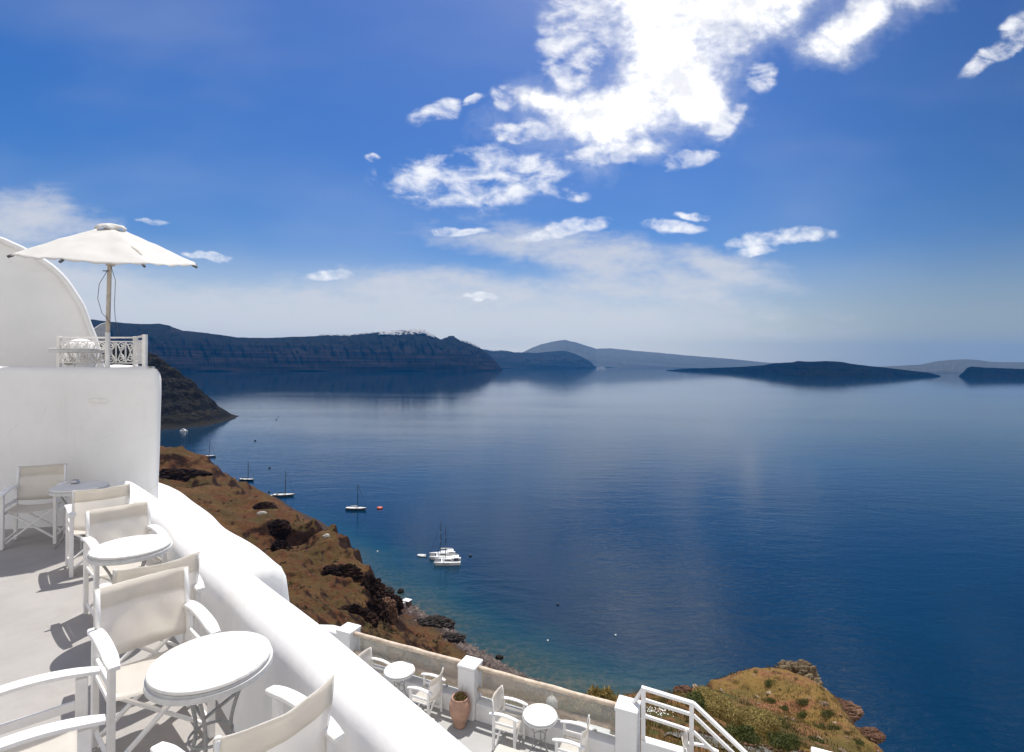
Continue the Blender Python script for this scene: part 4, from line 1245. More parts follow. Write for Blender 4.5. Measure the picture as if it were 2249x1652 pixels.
far_a = ridge('caldera_cliff', [(150, 700), (205, 702), (245, 707), (290, 711), (330, 712), (350, 711), (370, 715), (400, 726), (440, 730), (480, 735), (520, 741), (560, 742), (600, 742), (640, 740), (680, 739), (720, 736), (760, 737), (800, 733), (840, 729), (870, 726), (900, 724), (930, 724), (945, 733), (960, 742), (968, 746), (978, 742), (983, 741), (985, 738), (997, 738), (999, 741), (1010, 747), (1030, 752), (1050, 762), (1070, 775), (1084, 788), (1092, 798), (1098, 806), (1104, 813)],
    [(150, 822), (350, 817), (585, 815.5), (1000, 815.5), (1104, 814.5)], 620, M_FAR, 140, 1.3)
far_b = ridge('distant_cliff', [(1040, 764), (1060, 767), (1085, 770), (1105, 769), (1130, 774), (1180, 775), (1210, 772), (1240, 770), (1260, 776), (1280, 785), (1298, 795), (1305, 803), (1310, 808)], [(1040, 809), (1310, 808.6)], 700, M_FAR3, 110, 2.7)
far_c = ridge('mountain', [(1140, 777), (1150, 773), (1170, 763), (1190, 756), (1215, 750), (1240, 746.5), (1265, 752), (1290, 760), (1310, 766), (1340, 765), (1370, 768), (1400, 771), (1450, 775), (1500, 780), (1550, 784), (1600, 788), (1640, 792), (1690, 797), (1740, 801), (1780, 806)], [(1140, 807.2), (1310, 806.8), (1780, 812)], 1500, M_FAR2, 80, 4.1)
ridge('lava_island', [(1463, 813.2), (1490, 811), (1550, 808.5), (1600, 807), (1640, 805), (1680, 802), (1700, 797.5), (1740, 796), (1752, 793), (1780, 794.5), (1815, 793), (1850, 795), (1870, 799), (1900, 803), (1950, 808), (1990, 813), (2040, 818.5), (2066, 825.5)],
    [(1463, 814), (1600, 818.5), (1700, 823), (1780, 828), (1900, 828.5), (2066, 827)], 500, M_LAVA, 90, 5.2, pw=0.9, nrow=14)
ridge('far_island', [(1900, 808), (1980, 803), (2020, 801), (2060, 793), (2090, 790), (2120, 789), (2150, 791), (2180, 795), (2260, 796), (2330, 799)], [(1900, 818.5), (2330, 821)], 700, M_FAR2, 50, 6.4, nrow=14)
ridge('low_island', [(2106, 825.5), (2115, 818), (2124, 808), (2134, 805), (2150, 806.5), (2180, 808), (2260, 811), (2330, 815)], [(2106, 827), (2130, 829), (2330, 831)], 350, M_LAVA, 60, 7.9, pw=0.8, nrow=12)

def village(name, fr, x0, x1, n, drop, label, seed, sx=(12, 26)):
    xs, ab, Yc = fr
    rg = random.Random(seed); mb = MB()
    for i in range(n):
        x = rg.uniform(x0, x1); k = int(np.clip(np.searchsorted(xs, x), 0, len(xs)-1))
        q = rg.random()**1.7
        Y = Yc[k] - 6 - q*drop*1.5; z = ab[k, 1]*Yc[k] - q*drop*(0.5 + 0.5*math.sin(math.pi*(x-x0)/(x1-x0)))
        a = ab[k, 0]
        w, h = rg.uniform(*sx), rg.uniform(7, 13)
        mb.box((a*Y, Y, z+h*0.25), (w, w, h))
    o = mb.build(name, M_VILLAGE, fix=False)
    tag(o, label, 'village', kind='stuff')
M_VILLAGE = pbr('village_white', (0.80, 0.79, 0.78), 0.9, var=0.2, vscale=0.02)
village('cliff_village', far_a, 832, 952, 330, 62, 'white village houses spilling over the top of the distant dark cliff', 1)
village('ridge_village', far_a, 700, 830, 60, 8, 'thin line of white houses along the far ridge left of the cliff village', 2)
village('shoulder_village', far_a, 1012, 1052, 60, 22, 'small white village on the cliff shoulder right of the flat-topped rock', 3)
village('distant_town', far_b, 1062, 1112, 110, 24, 'faint white town on the second, hazier cliff', 4, sx=(10, 26))

# ------------------------------------------------------------------ boats
M_HULLW = pbr('white_hull', (0.72, 0.72, 0.71), 0.35)
M_HULLSHADE = pbr('shaded_white_hull', (0.07, 0.08, 0.10), 0.35)  # white hulls: the shade on their near sides is put into this colour
M_HULLD = pbr('navy_hull', (0.012, 0.016, 0.035), 0.3)
M_ANTI = pbr('dark_waterline', (0.015, 0.018, 0.03), 0.5)
M_DECK = pbr('boat_deck', (0.66, 0.64, 0.60), 0.6)
M_MAST = pbr('dark_mast', (0.018, 0.02, 0.026), 0.6)
M_WIN = pbr('boat_window', (0.012, 0.015, 0.02), 0.15)
M_ORANGE = pbr('orange_rubber', (0.55, 0.085, 0.03), 0.5)
M_SAIL = pbr('furled_sail', (0.72, 0.70, 0.66), 0.8)
M_TRAMP = pbr('dark_trampoline', (0.10, 0.10, 0.11), 0.9)

def hull_mb(L, B, fb, draft=0.4, stern=0.72, n=22, sheer=0.25):
    """rows run stern to bow along +X; closed sections"""
    rows = []
    for i in range(n+1):
        t = i/n; x = L*(t-0.5)
        w = B/2*(stern + (1-stern)*math.sin(min(1, t/0.45)*math.pi/2)) if t < 0.45 else B/2*max(0.012, math.cos((t-0.45)/0.55*math.pi/2)**0.75)
        top = fb + sheer*(t-0.3)**2*2.2
        flare = 0.86 if t < 0.6 else 0.86-0.35*(t-0.6)
        xb = x - (0.09*L*max(0, t-0.75)/0.25 if t > 0.75 else 0)
        rows.append([Vector((x, -w, top)), Vector((xb*0.5+x*0.5, -w*0.97, top*0.45)), Vector((xb, -w*flare, 0.0)), Vector((xb, -w*flare*0.5, -draft)), Vector((xb, w*flare*0.5, -draft)), Vector((xb, w*flare, 0.0)), Vector((xb*0.5+x*0.5, w*0.97, top*0.45)), Vector((x, w, top))])
    mb = MB(); mb.grid(rows)
    mb.f.append(tuple(range(7, -1, -1)))
    deck = MB(); deck.grid([[r[0]+Vector((0, 0.03, -0.03)), r[0]*0.5+r[7]*0.5+Vector((0, 0, 0.03)), r[7]+Vector((0, -0.03, -0.03))] for r in rows])
    line = MB()
    for sgn in (0, 7):
        line.grid([[Vector((r[2 if sgn == 0 else 5].x, r[2 if sgn == 0 else 5].y*1.012, zz)) for zz in (-0.05, 0.13)] for r in rows])
    return mb, deck, line

def make_sailboat(label, loc, rz, hullmat, L=13.5, group='sailing yachts at anchor', boom_cover=False, bimini=True):
    t = thing('sailing_yacht', label, 'sailboat', loc, rz, group)
    mb, dk, ln = hull_mb(L, L*0.265, 1.45)
    mb.build('hull', hullmat, t, smooth=True)
    dk.build('deck', M_DECK, t)
    ln.build('waterline_stripe', M_ANTI, t)
    mb = MB(); rows = []
    for (x, w, z) in ((-0.08*L, 0.95, 1.2), (-0.075*L, 0.95, 1.72), (0.10*L, 0.85, 1.68), (0.2*L, 0.6, 1.45), (0.24*L, 0.5, 1.22)):
        rows.append([Vector((x, -w, 1.1)), Vector((x, -w*0.85, z)), Vector((x, w*0.85, z)), Vector((x, w, 1.1))])
    mb.grid(rows); mb.f.append((3, 2, 1, 0))
    cab = mb.build('cabin', M_HULLW, t)
    for s in (-1, 1):
        w = MB(); w.bar((-0.05*L, s*0.93, 1.42), (0.13*L, s*0.80, 1.42), 0.03, 0.2); w.build('window', M_WIN, cab)
    H = L*1.22
    mb = MB(); mb.tube([(0.06*L, 0, 1.3), (0.055*L, 0, H)], [0.24, 0.19], 8); mast = mb.build('mast', M_MAST, t, smooth=True)
    for zz in (0.42, 0.70):
        mb = MB(); mb.bar((0.06*L, -0.95, H*zz), (0.06*L, 0.95, H*zz), 0.09, 0.05); mb.build('spreader', M_STEEL, mast)
    mb = MB(); mb.tube([(0.055*L, 0, 2.5), (-0.30*L, 0, 2.35)], 0.10, 8); bm_ = mb.build('boom', M_MAST, t)
    mb = MB(); mb.tube([(0.05*L, 0, 2.72), (-0.1*L, 0, 2.66), (-0.29*L, 0, 2.5)], [0.24, 0.2, 0.12] if boom_cover else [0.13, 0.12, 0.08], 8); mb.build('furled_sail', M_SAIL if boom_cover else M_MAST, bm_)
    mb = MB(); mb.tube([(0.49*L, 0, 1.5), (0.06*L, 0, H*0.96)], 0.075, 6); mb.build('forestay', M_MAST, t)
    mb = MB(); mb.tube([(-0.49*L, 0, 1.3), (0.055*L, 0, H)], 0.018, 5); mb.build('backstay', M_MAST, t)
    for s in (-1, 1):
        mb = MB(); mb.tube([(0.04*L, s*1.7, 1.15), (0.058*L, s*0.95, H*0.42), (0.056*L, 0, H*0.95)], 0.016, 5); mb.build('shroud', M_MAST, t)
    mb = MB(); mb.box((-0.27*L, 0, 1.12), (0.28*L, 1.5, 0.10)); mb.build('cockpit', M_TRAMP, t)
    if bimini:
        mb = MB(); mb.grid([[Vector((x, y, 2.25+0.12*(1-(y/1.2)**2))) for y in (-1.2, -0.6, 0, 0.6, 1.2)] for x in (-0.36*L, -0.25*L)]); mb.build('sprayhood', M_MAST, t)
    mb = MB()
    for s in (-1, 1):
        pts = [(L*(q-0.5), s*(L*0.285/2)*(0.9 if q < 0.6 else max(0.1, 0.9-1.6*(q-0.6)**1.3)), 1.75+0.3*max(0, q-0.6)) for q in [k/12 for k in range(13)]]
        mb.tube(pts, 0.018, 5)
        for p_ in pts[::2]: mb.tube([(p_[0], p_[1], 1.15), p_], 0.018, 5)
    mb.build('guard_rail', M_STEEL, t)
    return t

def sea_at(x, y): return onz(x, y, SEA)
p = sea_at(458, 1004); make_sailboat('white sailing yacht, hull coloured grey for shade, farthest off, half hidden by the first rocky spur', p, R(4), M_HULLSHADE, L=14.5)
p = sea_at(543, 1056); make_sailboat('dark-hulled sailing yacht, second from the headland', p, R(-8), M_HULLD, L=13.0)
p = sea_at(624, 1090); make_sailboat('white sailing yacht, hull coloured grey for shade, towing a tiny dinghy near the red slope', p, R(6), M_HULLSHADE, L=15.5)
p = sea_at(783, 1120); make_sailboat('white sailing yacht, hull coloured grey for shade, with a furled pale mainsail, beside the orange float', p, R(-4), M_HULLSHADE, L=14.2, boom_cover=True, bimini=False)

def make_catamaran(label, loc, rz, L=13.5, group='catamarans moored side by side'):
    t = thing('catamaran', label, 'catamaran', loc, rz, group)
    for s in (-1, 1):
        mb, dk, ln = hull_mb(L, 1.75, 1.55, stern=0.8, sheer=0.1)
        h = mb.build('hull', M_HULLW, t, smooth=True, loc=(0, s*2.75, 0))
        dk.build('deck', M_HULLW, h); ln.build('waterline_stripe', M_ANTI, h)
        w = MB(); w.bar((-0.1*L, s*0.93, 1.0), (0.18*L, s*0.86, 1.0), 0.03, 0.22); w.build('window', M_WIN, h)
    mb = MB(); mb.box((-1.2, 0, 1.25), (L*0.62, 5.4, 0.6)); mb.build('bridge_deck', M_HULLW, t, bevel=0.1)
    mb = MB(); mb.box((0.36*L, 0, 1.42), (L*0.2, 4.2, 0.04)); mb.build('trampoline', M_TRAMP, t)
    rows = []
    for (x, w, z) in ((-2.6, 2.3, 1.5), (-2.55, 2.2, 2.75), (0.6, 2.0, 2.75), (1.9, 1.7, 2.2), (2.5, 1.5, 1.5)):
        rows.append([Vector((x, -w, 1.5)), Vector((x, -w*0.9, z)), Vector((x, -w*0.4, z+0.08)), Vector((x, w*0.4, z+0.08)), Vector((x, w*0.9, z)), Vector((x, w, 1.5))])
    mb = MB(); mb.grid(rows); mb.f.append(tuple(range(5, -1, -1)))
    cab = mb.build('cabin', M_HULLW, t)
    for s in (-1, 1):
        w = MB(); w.bar((-2.2, s*2.2, 2.1), (1.0, s*1.98, 2.1), 0.05, 0.42); w.build('window', M_WIN, cab)
    w = MB(); w.bar((1.97, -1.35, 2.05), (1.97, 1.35, 2.05), 0.5, 0.3, up=(0.6, 0, 0.8)); w.build('window', M_WIN, cab)
    mb = MB(); mb.box((-4.1, 0, 3.25), (3.4, 4.0, 0.14)); bt = mb.build('bimini_top', M_HULLW, t, bevel=0.05)
    for sx in (-5.6, -2.8):
        for s in (-1, 1):
            w = MB(); w.tube([(sx, s*1.8, 1.5), (sx, s*1.8, 3.2)], 0.04, 6); w.build('strut', M_STEEL, bt)
    mb = MB(); mb.box((-4.4, 0, 1.62), (2.2, 3.2, 0.35)); mb.build('cockpit_seat', M_TRAMP, t)
    H = 19.0
    mb = MB(); mb.tube([(0.9, 0, 2.8), (0.75, 0, H)], [0.15, 0.11], 8); mast = mb.build('mast', M_MAST, t, smooth=True)
    for zz in (0.45, 0.68):
        mb = MB(); mb.bar((0.85, -1.0, H*zz), (0.85, 1.0, H*zz), 0.11, 0.07); mb.build('spreader', M_HULLW, mast)
    mb = MB(); mb.tube([(0.8, 0, 4.1), (-5.4, 0, 4.0)], 0.13, 8); b_ = mb.build('boom', M_MAST, t)
    mb = MB(); mb.tube([(0.7, 0, 4.4), (-2.4, 0, 4.4), (-5.3, 0, 4.25)], [0.32, 0.28, 0.15], 8); mb.build('furled_sail', M_SAIL, b_)
    mb = MB(); mb.tube([(0.46*L, 0, 1.6), (0.85, 0, H*0.9)], 0.05, 6); mb.build('forestay', M_MAST, t)
    for s in (-1, 1):
        mb = MB(); mb.tube([(-0.3, s*3.3, 1.6), (0.8, 0, H*0.9)], 0.022, 5); mb.build('shroud', M_MAST, t)
    mb = MB(); mb.bar((-0.5*L, -2.6, 1.75), (-0.5*L, 2.6, 1.75), 0.05, 0.05); mb.build('stern_rail', M_STEEL, t)
    return t
p = sea_at(971, 1224); make_catamaran('white catamaran moored behind another catamaran off the shore', p, R(188))
p = sea_at(982, 1237); make_catamaran('white catamaran in front of the moored pair, nearest the beach', p, R(184))

def make_dinghy(name, label, loc, rz, L, mat, cat='dinghy'):
    t = thing(name, label, cat, loc, rz)
    r = L*0.085
    pts = [(-L/2, -L*0.2, r), (0, -L*0.22, r), (L*0.25, -L*0.19, r*1.1), (L*0.42, -L*0.1, r*1.3), (L*0.5, 0, r*1.45), (L*0.42, L*0.1, r*1.3), (L*0.25, L*0.19, r*1.1), (0, L*0.22, r), (-L/2, L*0.2, r)]
    mb = MB(); mb.tube(pts, r, 10); mb.build('tube', mat, t, smooth=True)
    mb = MB(); mb.box((-0.05*L, 0, r*0.5), (L*0.8, L*0.36, r*0.3)); mb.build('floor', M_DECK, t)
    mb = MB(); mb.box((-0.08*L, 0, r*1.2), (L*0.08, L*0.4, r*0.3)); mb.build('seat', M_DECK, t)
    mb = MB(); mb.box((-L*0.53, 0, r*2.2), (L*0.08, L*0.09, r*2.2)); mb.build('motor', M_MAST, t, bevel=0.03)
    return t
make_dinghy('dinghy', 'little white dinghy floating left of the catamarans', sea_at(927, 1222), R(175), 4.4, M_HULLW)
make_dinghy('dinghy', 'tiny white dinghy at the stern of the yacht by the red slope', sea_at(596, 1089), R(10), 3.4, M_HULLW)
t = thing('orange_float', 'round orange float on the water right of a moored yacht', 'float', sea_at(834, 1117), 0)
mb = MB(); mb.tube([(1.45*math.cos(a), 1.45*math.sin(a), 0.45) for a in [2*math.pi*k/24 for k in range(24)]], 0.55, 10, closed=True); mb.build('ring', M_ORANGE, t, smooth=True)
mb = MB(); mb.lathe([(1.2, 0.5), (0.0, 0.62)], 20, capb=True, capt=False); mb.build('floor', M_DECK, t)
mb = MB(); mb.box((0.3, 0.2, 0.8), (0.9, 0.4, 0.4)); mb.build('bundle', M_SAIL, t, bevel=0.1)

def make_motorboat(label, loc, rz, L):
    t = thing('motor_yacht', label, 'motorboat', loc, rz, 'motor boats in the shaded bay')
    mb, dk, ln = hull_mb(L, L*0.3, L*0.12, stern=0.9, sheer=0.5)
    mb.build('hull', M_HULLW, t, smooth=True); dk.build('deck', M_HULLW, t)
    b = L*0.12
    rows = []
    for (x, w, z) in ((-0.3, 0.115, 0.02), (-0.28, 0.11, 0.11), (0.05, 0.10, 0.115), (0.2, 0.075, 0.02)):
        rows.append([Vector((x*L, -w*L, b)), Vector((x*L, -w*L*0.85, b+z*L)), Vector((x*L, w*L*0.85, b+z*L)), Vector((x*L, w*L, b))])
    mb = MB(); mb.grid(rows); mb.f.append((3, 2, 1, 0)); cab = mb.build('cabin', M_HULLW, t)
    for s in (-1, 1):
        mb = MB(); mb.bar((-0.24*L, s*0.108*L, b+0.06*L), (0.06*L, s*0.098*L, b+0.06*L), 0.05, 0.035*L); mb.build('window', M_WIN, cab)
    mb = MB(); mb.box((-0.16*L, 0, b+0.18*L), (0.22*L, 0.17*L, 0.015*L)); fb = mb.build('flybridge', M_HULLW, t)
    for x in (-0.25, -0.07):
        for s in (-1, 1):
            mb = MB(); mb.tube([(x*L, s*0.07*L, b+0.1*L), (x*L, s*0.07*L, b+0.18*L)], 0.06, 6); mb.build('strut', M_STEEL, fb)
    return t
make_motorboat('white motor yacht with a flybridge in the dark bay under the headland', sea_at(405, 948), R(-15), 13.0)
make_motorboat('smaller white motor boat close to the dark headland shore', sea_at(378, 940), R(-40), 7.5)

def make_ship():
    p = sea_at(1321, 810.3)
    t = thing('cruise_ship', 'hazy cruise ship far off in front of the distant cliffs', 'ship', p, 0)
    L = 185.0
    mb, dk, ln = hull_mb(L, 28, 16, stern=0.9, sheer=2.0); mb.build('hull', M_HULLW, t, smooth=True); dk.build('deck', M_DECK, t); ln.build('waterline_stripe', M_HULLD, t)
    for i, (x0, x1, z0, z1) in enumerate(((-80, 62, 16, 22), (-74, 54, 22, 27), (-66, 44, 27, 32), (-40, 30, 32, 35))):
        mb = MB(); mb.box(((x0+x1)/2, 0, (z0+z1)/2), (x1-x0, 25-2*i, z1-z0)); d = mb.build('superstructure', M_HULLW, t, bevel=0.6)
        w = MB(); w.box(((x0+x1)/2, -(25-2*i)/2-0.1, (z0+z1)/2), ((x1-x0)*0.94, 0.2, 1.6)); w.build('window_band', M_WIN, d)
    mb = MB(); mb.box((-34, 0, 39), (14, 9, 9)); mb.build('funnel', M_HULLD, t, bevel=1.0)
    mb = MB(); mb.tube([(34, 0, 35), (34, 0, 50)], 0.8, 8); mb.build('mast', M_HULLW, t)
make_ship()

def make_buoy(loc, mat, r, label):
    t = thing('buoy', label, 'buoy', loc, 0, 'mooring buoys on the water')
    prof = [(0.02, -r*0.7)] + [(r*math.cos(a), r*0.35 + r*math.sin(a)) for a in [math.pi*(k/10-0.45)*0.98 for k in range(10)]] + [(0.05, r*1.36)]
    mb = MB(); mb.lathe(prof, 18); mb.build('float', mat, t, smooth=True)
    mb = MB(); mb.tube([(0.12*r*math.cos(a), 0, r*1.45+0.14*r*math.sin(a)) for a in [2*math.pi*k/10 for k in range(10)]], 0.03*r+0.01, 6, closed=True); mb.build('ring', M_STEEL, t)
    return t
M_BUOYW = pbr('white_buoy', (0.7, 0.7, 0.68), 0.5)
make_buoy(sea_at(592, 1028), M_ANTI, 0.95, 'dark round buoy above and right of the dark-hulled yacht')
make_buoy(sea_at(560.5, 968.5), M_ANTI, 1.15, 'dark buoy alone on the water beyond the farthest yacht')
make_buoy(sea_at(591, 1081), M_ANTI, 0.75, 'dark buoy left of the yacht with the tiny dinghy')
make_buoy(sea_at(1033, 1222), M_ANTI, 0.75, 'dark buoy right of the catamarans')
make_buoy(sea_at(1225, 1329), M_ANTI, 0.55, 'dark buoy in the open water above the second pillar bay')
make_buoy(sea_at(829, 1212), M_BUOYW, 0.42, 'white buoy close to the brown slope left of the catamarans')
make_buoy(sea_at(1203, 1408), M_BUOYW, 0.36, 'white buoy nearer the beach, left of its white twin')
make_buoy(sea_at(1352, 1396), M_BUOYW, 0.36, 'white buoy inside the pale reflection patch')
make_buoy(sea_at(607, 922), M_ANTI, 1.1, 'far dark buoy right of the headland tip')
make_buoy(sea_at(611, 916), M_ANTI, 0.9, 'farthest tiny buoy beyond the headland tip')
make_buoy(sea_at(473, 1004), M_ANTI, 0.7, 'dark buoy at the bow of the farthest yacht')

# ------------------------------------------------------------------ rocks and plants
def gz(x, y): return float(hill_z(np.array([x]), np.array([y]))[0])
def ground_hit(px, py, y0=11.0, y1=420.0):
    a, b = ray(px, py)
    ys = np.exp(np.linspace(math.log(y0), math.log(y1), 900))
    g = hill_z(a*ys, ys)
    k = np.argmax(g >= b*ys)
    if g[k] < b*ys[k]: k = len(ys)-1
    return Vector((a*ys[k], ys[k], float(g[k])))

def make_rock(name, label, px, py, size, mat, seed, depth=None, group=None, squash=(1, 1, 0.8), cat='rock', rough=0.38, sub=5, parts=None):
    p = ground_hit(px, py) if depth is None else at(px, py, depth)
    bm = bmesh.new(); bmesh.ops.create_icosphere(bm, subdivisions=sub, radius=1.0)
    for v in bm.verts:
        c = v.co.copy()
        s = Vector((seed*3.7, seed*1.9, seed*7.3))
        n = mnoise.fractal(c*1.1+s, 1.0, 2.1, 4)*0.5
        vd = mnoise.voronoi(c*2.1+s)[0]
        vf = mnoise.voronoi(c*5.3+s)[0]
        cr = mnoise.cell(c*2.6+s)*0.10 + min(0.22, vd[1]-vd[0])*1.9 + min(0.16, vf[1]-vf[0])*0.9 + mnoise.fractal(c*6+s, 0.8, 2.2, 3)*0.09
        v.co = Vector((c.x*squash[0], c.y*squash[1], c.z*squash[2]))*(1 + rough*(n + cr - 0.35))*size
    me = bpy.data.meshes.new(name); bm.to_mesh(me); bm.free()
    me.materials.append(mat)
    o = bpy.data.objects.new(name, me); COL.objects.link(o)
    o.location = p + Vector((0, 0, size*0.1))
    return tag(o, label, cat, group)

make_rock('rock_outcrop', 'big craggy boulder crowning the hilltop on the right', 1748, 1500, 1.5, M_ROCK, 1, depth=38.6, squash=(1.0, 0.85, 0.85), rough=0.55, sub=6)
make_rock('rock_outcrop', 'reddish rock running down right from the craggy hilltop boulder', 1800, 1540, 0.85, M_RROCK, 2, depth=37.5, squash=(1.25, 0.8, 0.55), rough=0.5)
make_rock('rock_outcrop', 'red-brown rock ledge overhanging the sea, right edge of the hilltop', 1838, 1568, 1.05, M_RROCK, 3, depth=35.2, squash=(1.4, 0.8, 0.65), rough=0.5, sub=6)
make_rock('rock_outcrop', 'small dark red rock at the far left end of the hilltop', 1500, 1520, 0.42, M_RROCK, 4, depth=31.2, squash=(1.3, 0.8, 0.7), rough=0.5)
make_rock('rock_outcrop', 'red rock below the overhanging ledge on the hilltop edge', 1908, 1618, 0.6, M_RROCK, 5, depth=30.0, squash=(1.3, 0.8, 0.6), rough=0.5)
make_rock('sea_rock', 'big black rock on the shoreline among the beach stones', 951, 1372, 3.6, M_DROCK, 6, squash=(1.7, 1.0, 0.5), rough=0.75)
make_rock('sea_rock', 'black rock standing alone in the shallows off the spur', 880, 1299, 1.3, M_DROCK, 7, depth=227, squash=(1, 1, 0.8))
make_rock('sea_rock', 'black rock at the waterline just below the spur tip', 853, 1301, 2.2, M_DROCK, 8, depth=224, squash=(1.2, 1, 0.8))
make_rock('sea_rock', 'dark boulder further along the shore above the pebbles', 992, 1404, 2.6, M_DROCK, 9, squash=(1.6, 1, 0.5), rough=0.75)
make_rock('sea_rock', 'small dark rock in the shallows off the pebble beach', 1097, 1444, 1.0, M_DROCK, 10, depth=177, squash=(1.3, 1, 0.6))
make_rock('boulder', 'pale white boulder below the dark red rock face on the slope', 576, 1129, 1.35, M_WROCK, 11, squash=(1.5, 1, 0.8))
make_rock('boulder', 'grey boulder on the open grassy slope near the brow', 716, 1181, 1.0, M_WROCK, 12, squash=(1.2, 1, 0.9))
make_rock('boulder', 'pinkish rock stack at the foot of the dark spur', 850, 1352, 3.6, M_RROCK, 13, squash=(0.8, 0.8, 1.3), rough=0.5)
M_CRAG = mat_rock('dark_red_crag', (0.012, 0.007, 0.006), (0.042, 0.020, 0.013), 0.25)  # dark red rock, with the shade of steep faces put into the colour
for i, (x, y, Y, sx, sy, sz, lab) in enumerate((
    (402, 1050, 318, 13.0, 5.0, 4.6, 'long crag face coloured shade-dark below the first rocky spur'),
    (360, 1005, 338, 5.5, 4.0, 3.2, 'black crag at the left end of the first rocky spur'),
    (577, 1121, 254, 5.0, 3.0, 3.0, 'crag coloured dark as a shaded hollow, at the brow behind the pale white boulder'),
    (610, 1166, 212, 4.2, 3.2, 3.4, 'dark red crag, upper one on the ridge beside the open slope'),
    (617, 1218, 192, 3.2, 2.8, 4.2, 'dark red crag dropping down the ridge beside the open slope'),
    (752, 1264, 163, 4.8, 2.6, 2.8, 'crag coloured dark as a shaded recess, in the middle of the big spur'),
    (815, 1306, 163, 3.2, 3.6, 4.6, 'tall crag wall coloured shade-dark at the right end of the big spur'),
    (818, 1358, 149, 3.0, 3.2, 4.2, 'crag wall coloured shade-dark, low on the right end of the big spur'),
    (778, 1372, 136, 4.6, 3.0, 4.0, 'dark red crag low on the big spur, above the square pillar'),
    (860, 1330, 205, 3.4, 3.0, 3.2, 'brown-black crag on the little knoll right of the big spur'))):
    o = make_rock('crag', lab, x, y, 1.0, M_CRAG, 20+i, depth=Y, squash=(sx*1.2, sy*1.1, sz*1.15), rough=0.5, sub=6)

# beach hut and rubbish: small white roofs on the shore
p = ground_hit(894, 1330)
t = thing('beach_hut', 'tiny hut with a bright white roof at the water edge', 'hut', p, R(-25))
mb = MB(); mb.box((0, 0, 0.9), (2.9, 2.2, 2.4)); mb.build('wall', pbr('hut_wall', (0.16, 0.09, 0.06), 0.9, var=0.3), t)
mb = MB(); mb.box((0, 0, 2.18), (3.2, 2.5, 0.16)); mb.build('roof', M_HULLW, t)
mb = MB(); mb.box((-0.6, -1.12, 0.7), (0.9, 0.06, 1.8)); mb.build('door', M_ANTI, t)
p = ground_hit(872, 1322)
t = thing('jetty', 'pale stone jetty beside the tiny white-roofed hut', 'jetty', p, R(-38))
mb = MB(); mb.box((0, 0, 0.2), (9.0, 1.6, 1.4)); mb.build('deck', M_WROCK, t)
for x in (-3.5, 0, 3.5):
    mb = MB(); mb.tube([(x, -0.6, 0.9), (x, -0.6, 1.5)], 0.1, 6); mb.build('bollard', M_ANTI, t)

# pebbles and stones along the shoreline
def build_beach():
    rg = random.Random(5); mb = MB()
    base = [(0, 0, 1), (1, 0, 0), (0, 1, 0), (-1, 0, 0), (0, -1, 0), (0, 0, -1)]
    fc = [(0, 1, 2), (0, 2, 3), (0, 3, 4), (0, 4, 1), (5, 2, 1), (5, 3, 2), (5, 4, 3), (5, 1, 4)]
    pts = [onz(x, y, SEA) for x, y in coast_px]
    P = []
    for k in range(len(pts)-3):
        for _ in range(260):
            q = pts[k].lerp(pts[k+1], rg.random()); o = rg.gauss(0.5, 2.0)
            nrm = Vector((-0.75, -0.65, 0))
            P.append(q + nrm*o)
    zs = hill_z(np.array([p.x for p in P]), np.array([p.y for p in P]))
    for p, z in zip(P, zs):
        if z < SEA-0.7: continue
        s = 0.25 + 0.9*rg.random()**3
        mb.add([(p.x + b[0]*s*rg.uniform(0.6, 1.3), p.y + b[1]*s*rg.uniform(0.6, 1.3), z + b[2]*s*0.7*rg.uniform(0.6, 1.2)) for b in base], fc)
    o = mb.build('beach_stones', M_STONE, fix=False)
    tag(o, 'grey stones and pebbles scattered along the waterline', 'stones', kind='stuff')
M_STONE = mat_leaf('beach_stone', (0.03, 0.022, 0.02), (0.24, 0.19, 0.165), 0.0)
build_beach()

def blades(name, pts, h, w, mat, label, cat, seed, kind='stuff', spread=0.5):
    rg = random.Random(seed); mb = MB()
    for p in pts:
        hh = h*rg.uniform(0.5, 1.25); a = rg.uniform(0, 6.28); l = hh*spread*rg.uniform(0.2, 1)
        dx, dy = math.cos(a)*l, math.sin(a)*l; b = rg.uniform(0, 6.28); ux, uy = math.cos(b)*w, math.sin(b)*w
        mb.add([(p[0]-ux, p[1]-uy, p[2]-0.03), (p[0]+ux, p[1]+uy, p[2]-0.03), (p[0]+dx*0.45+ux*0.7, p[1]+dy*0.45+uy*0.7, p[2]+hh*0.62), (p[0]+dx, p[1]+dy, p[2]+hh), (p[0]+dx*0.45-ux*0.7, p[1]+dy*0.45-uy*0.7, p[2]+hh*0.62)], [(0, 1, 2, 3, 4)])
    o = mb.build(name, mat, fix=False)
    return tag(o, label, cat, kind=kind)

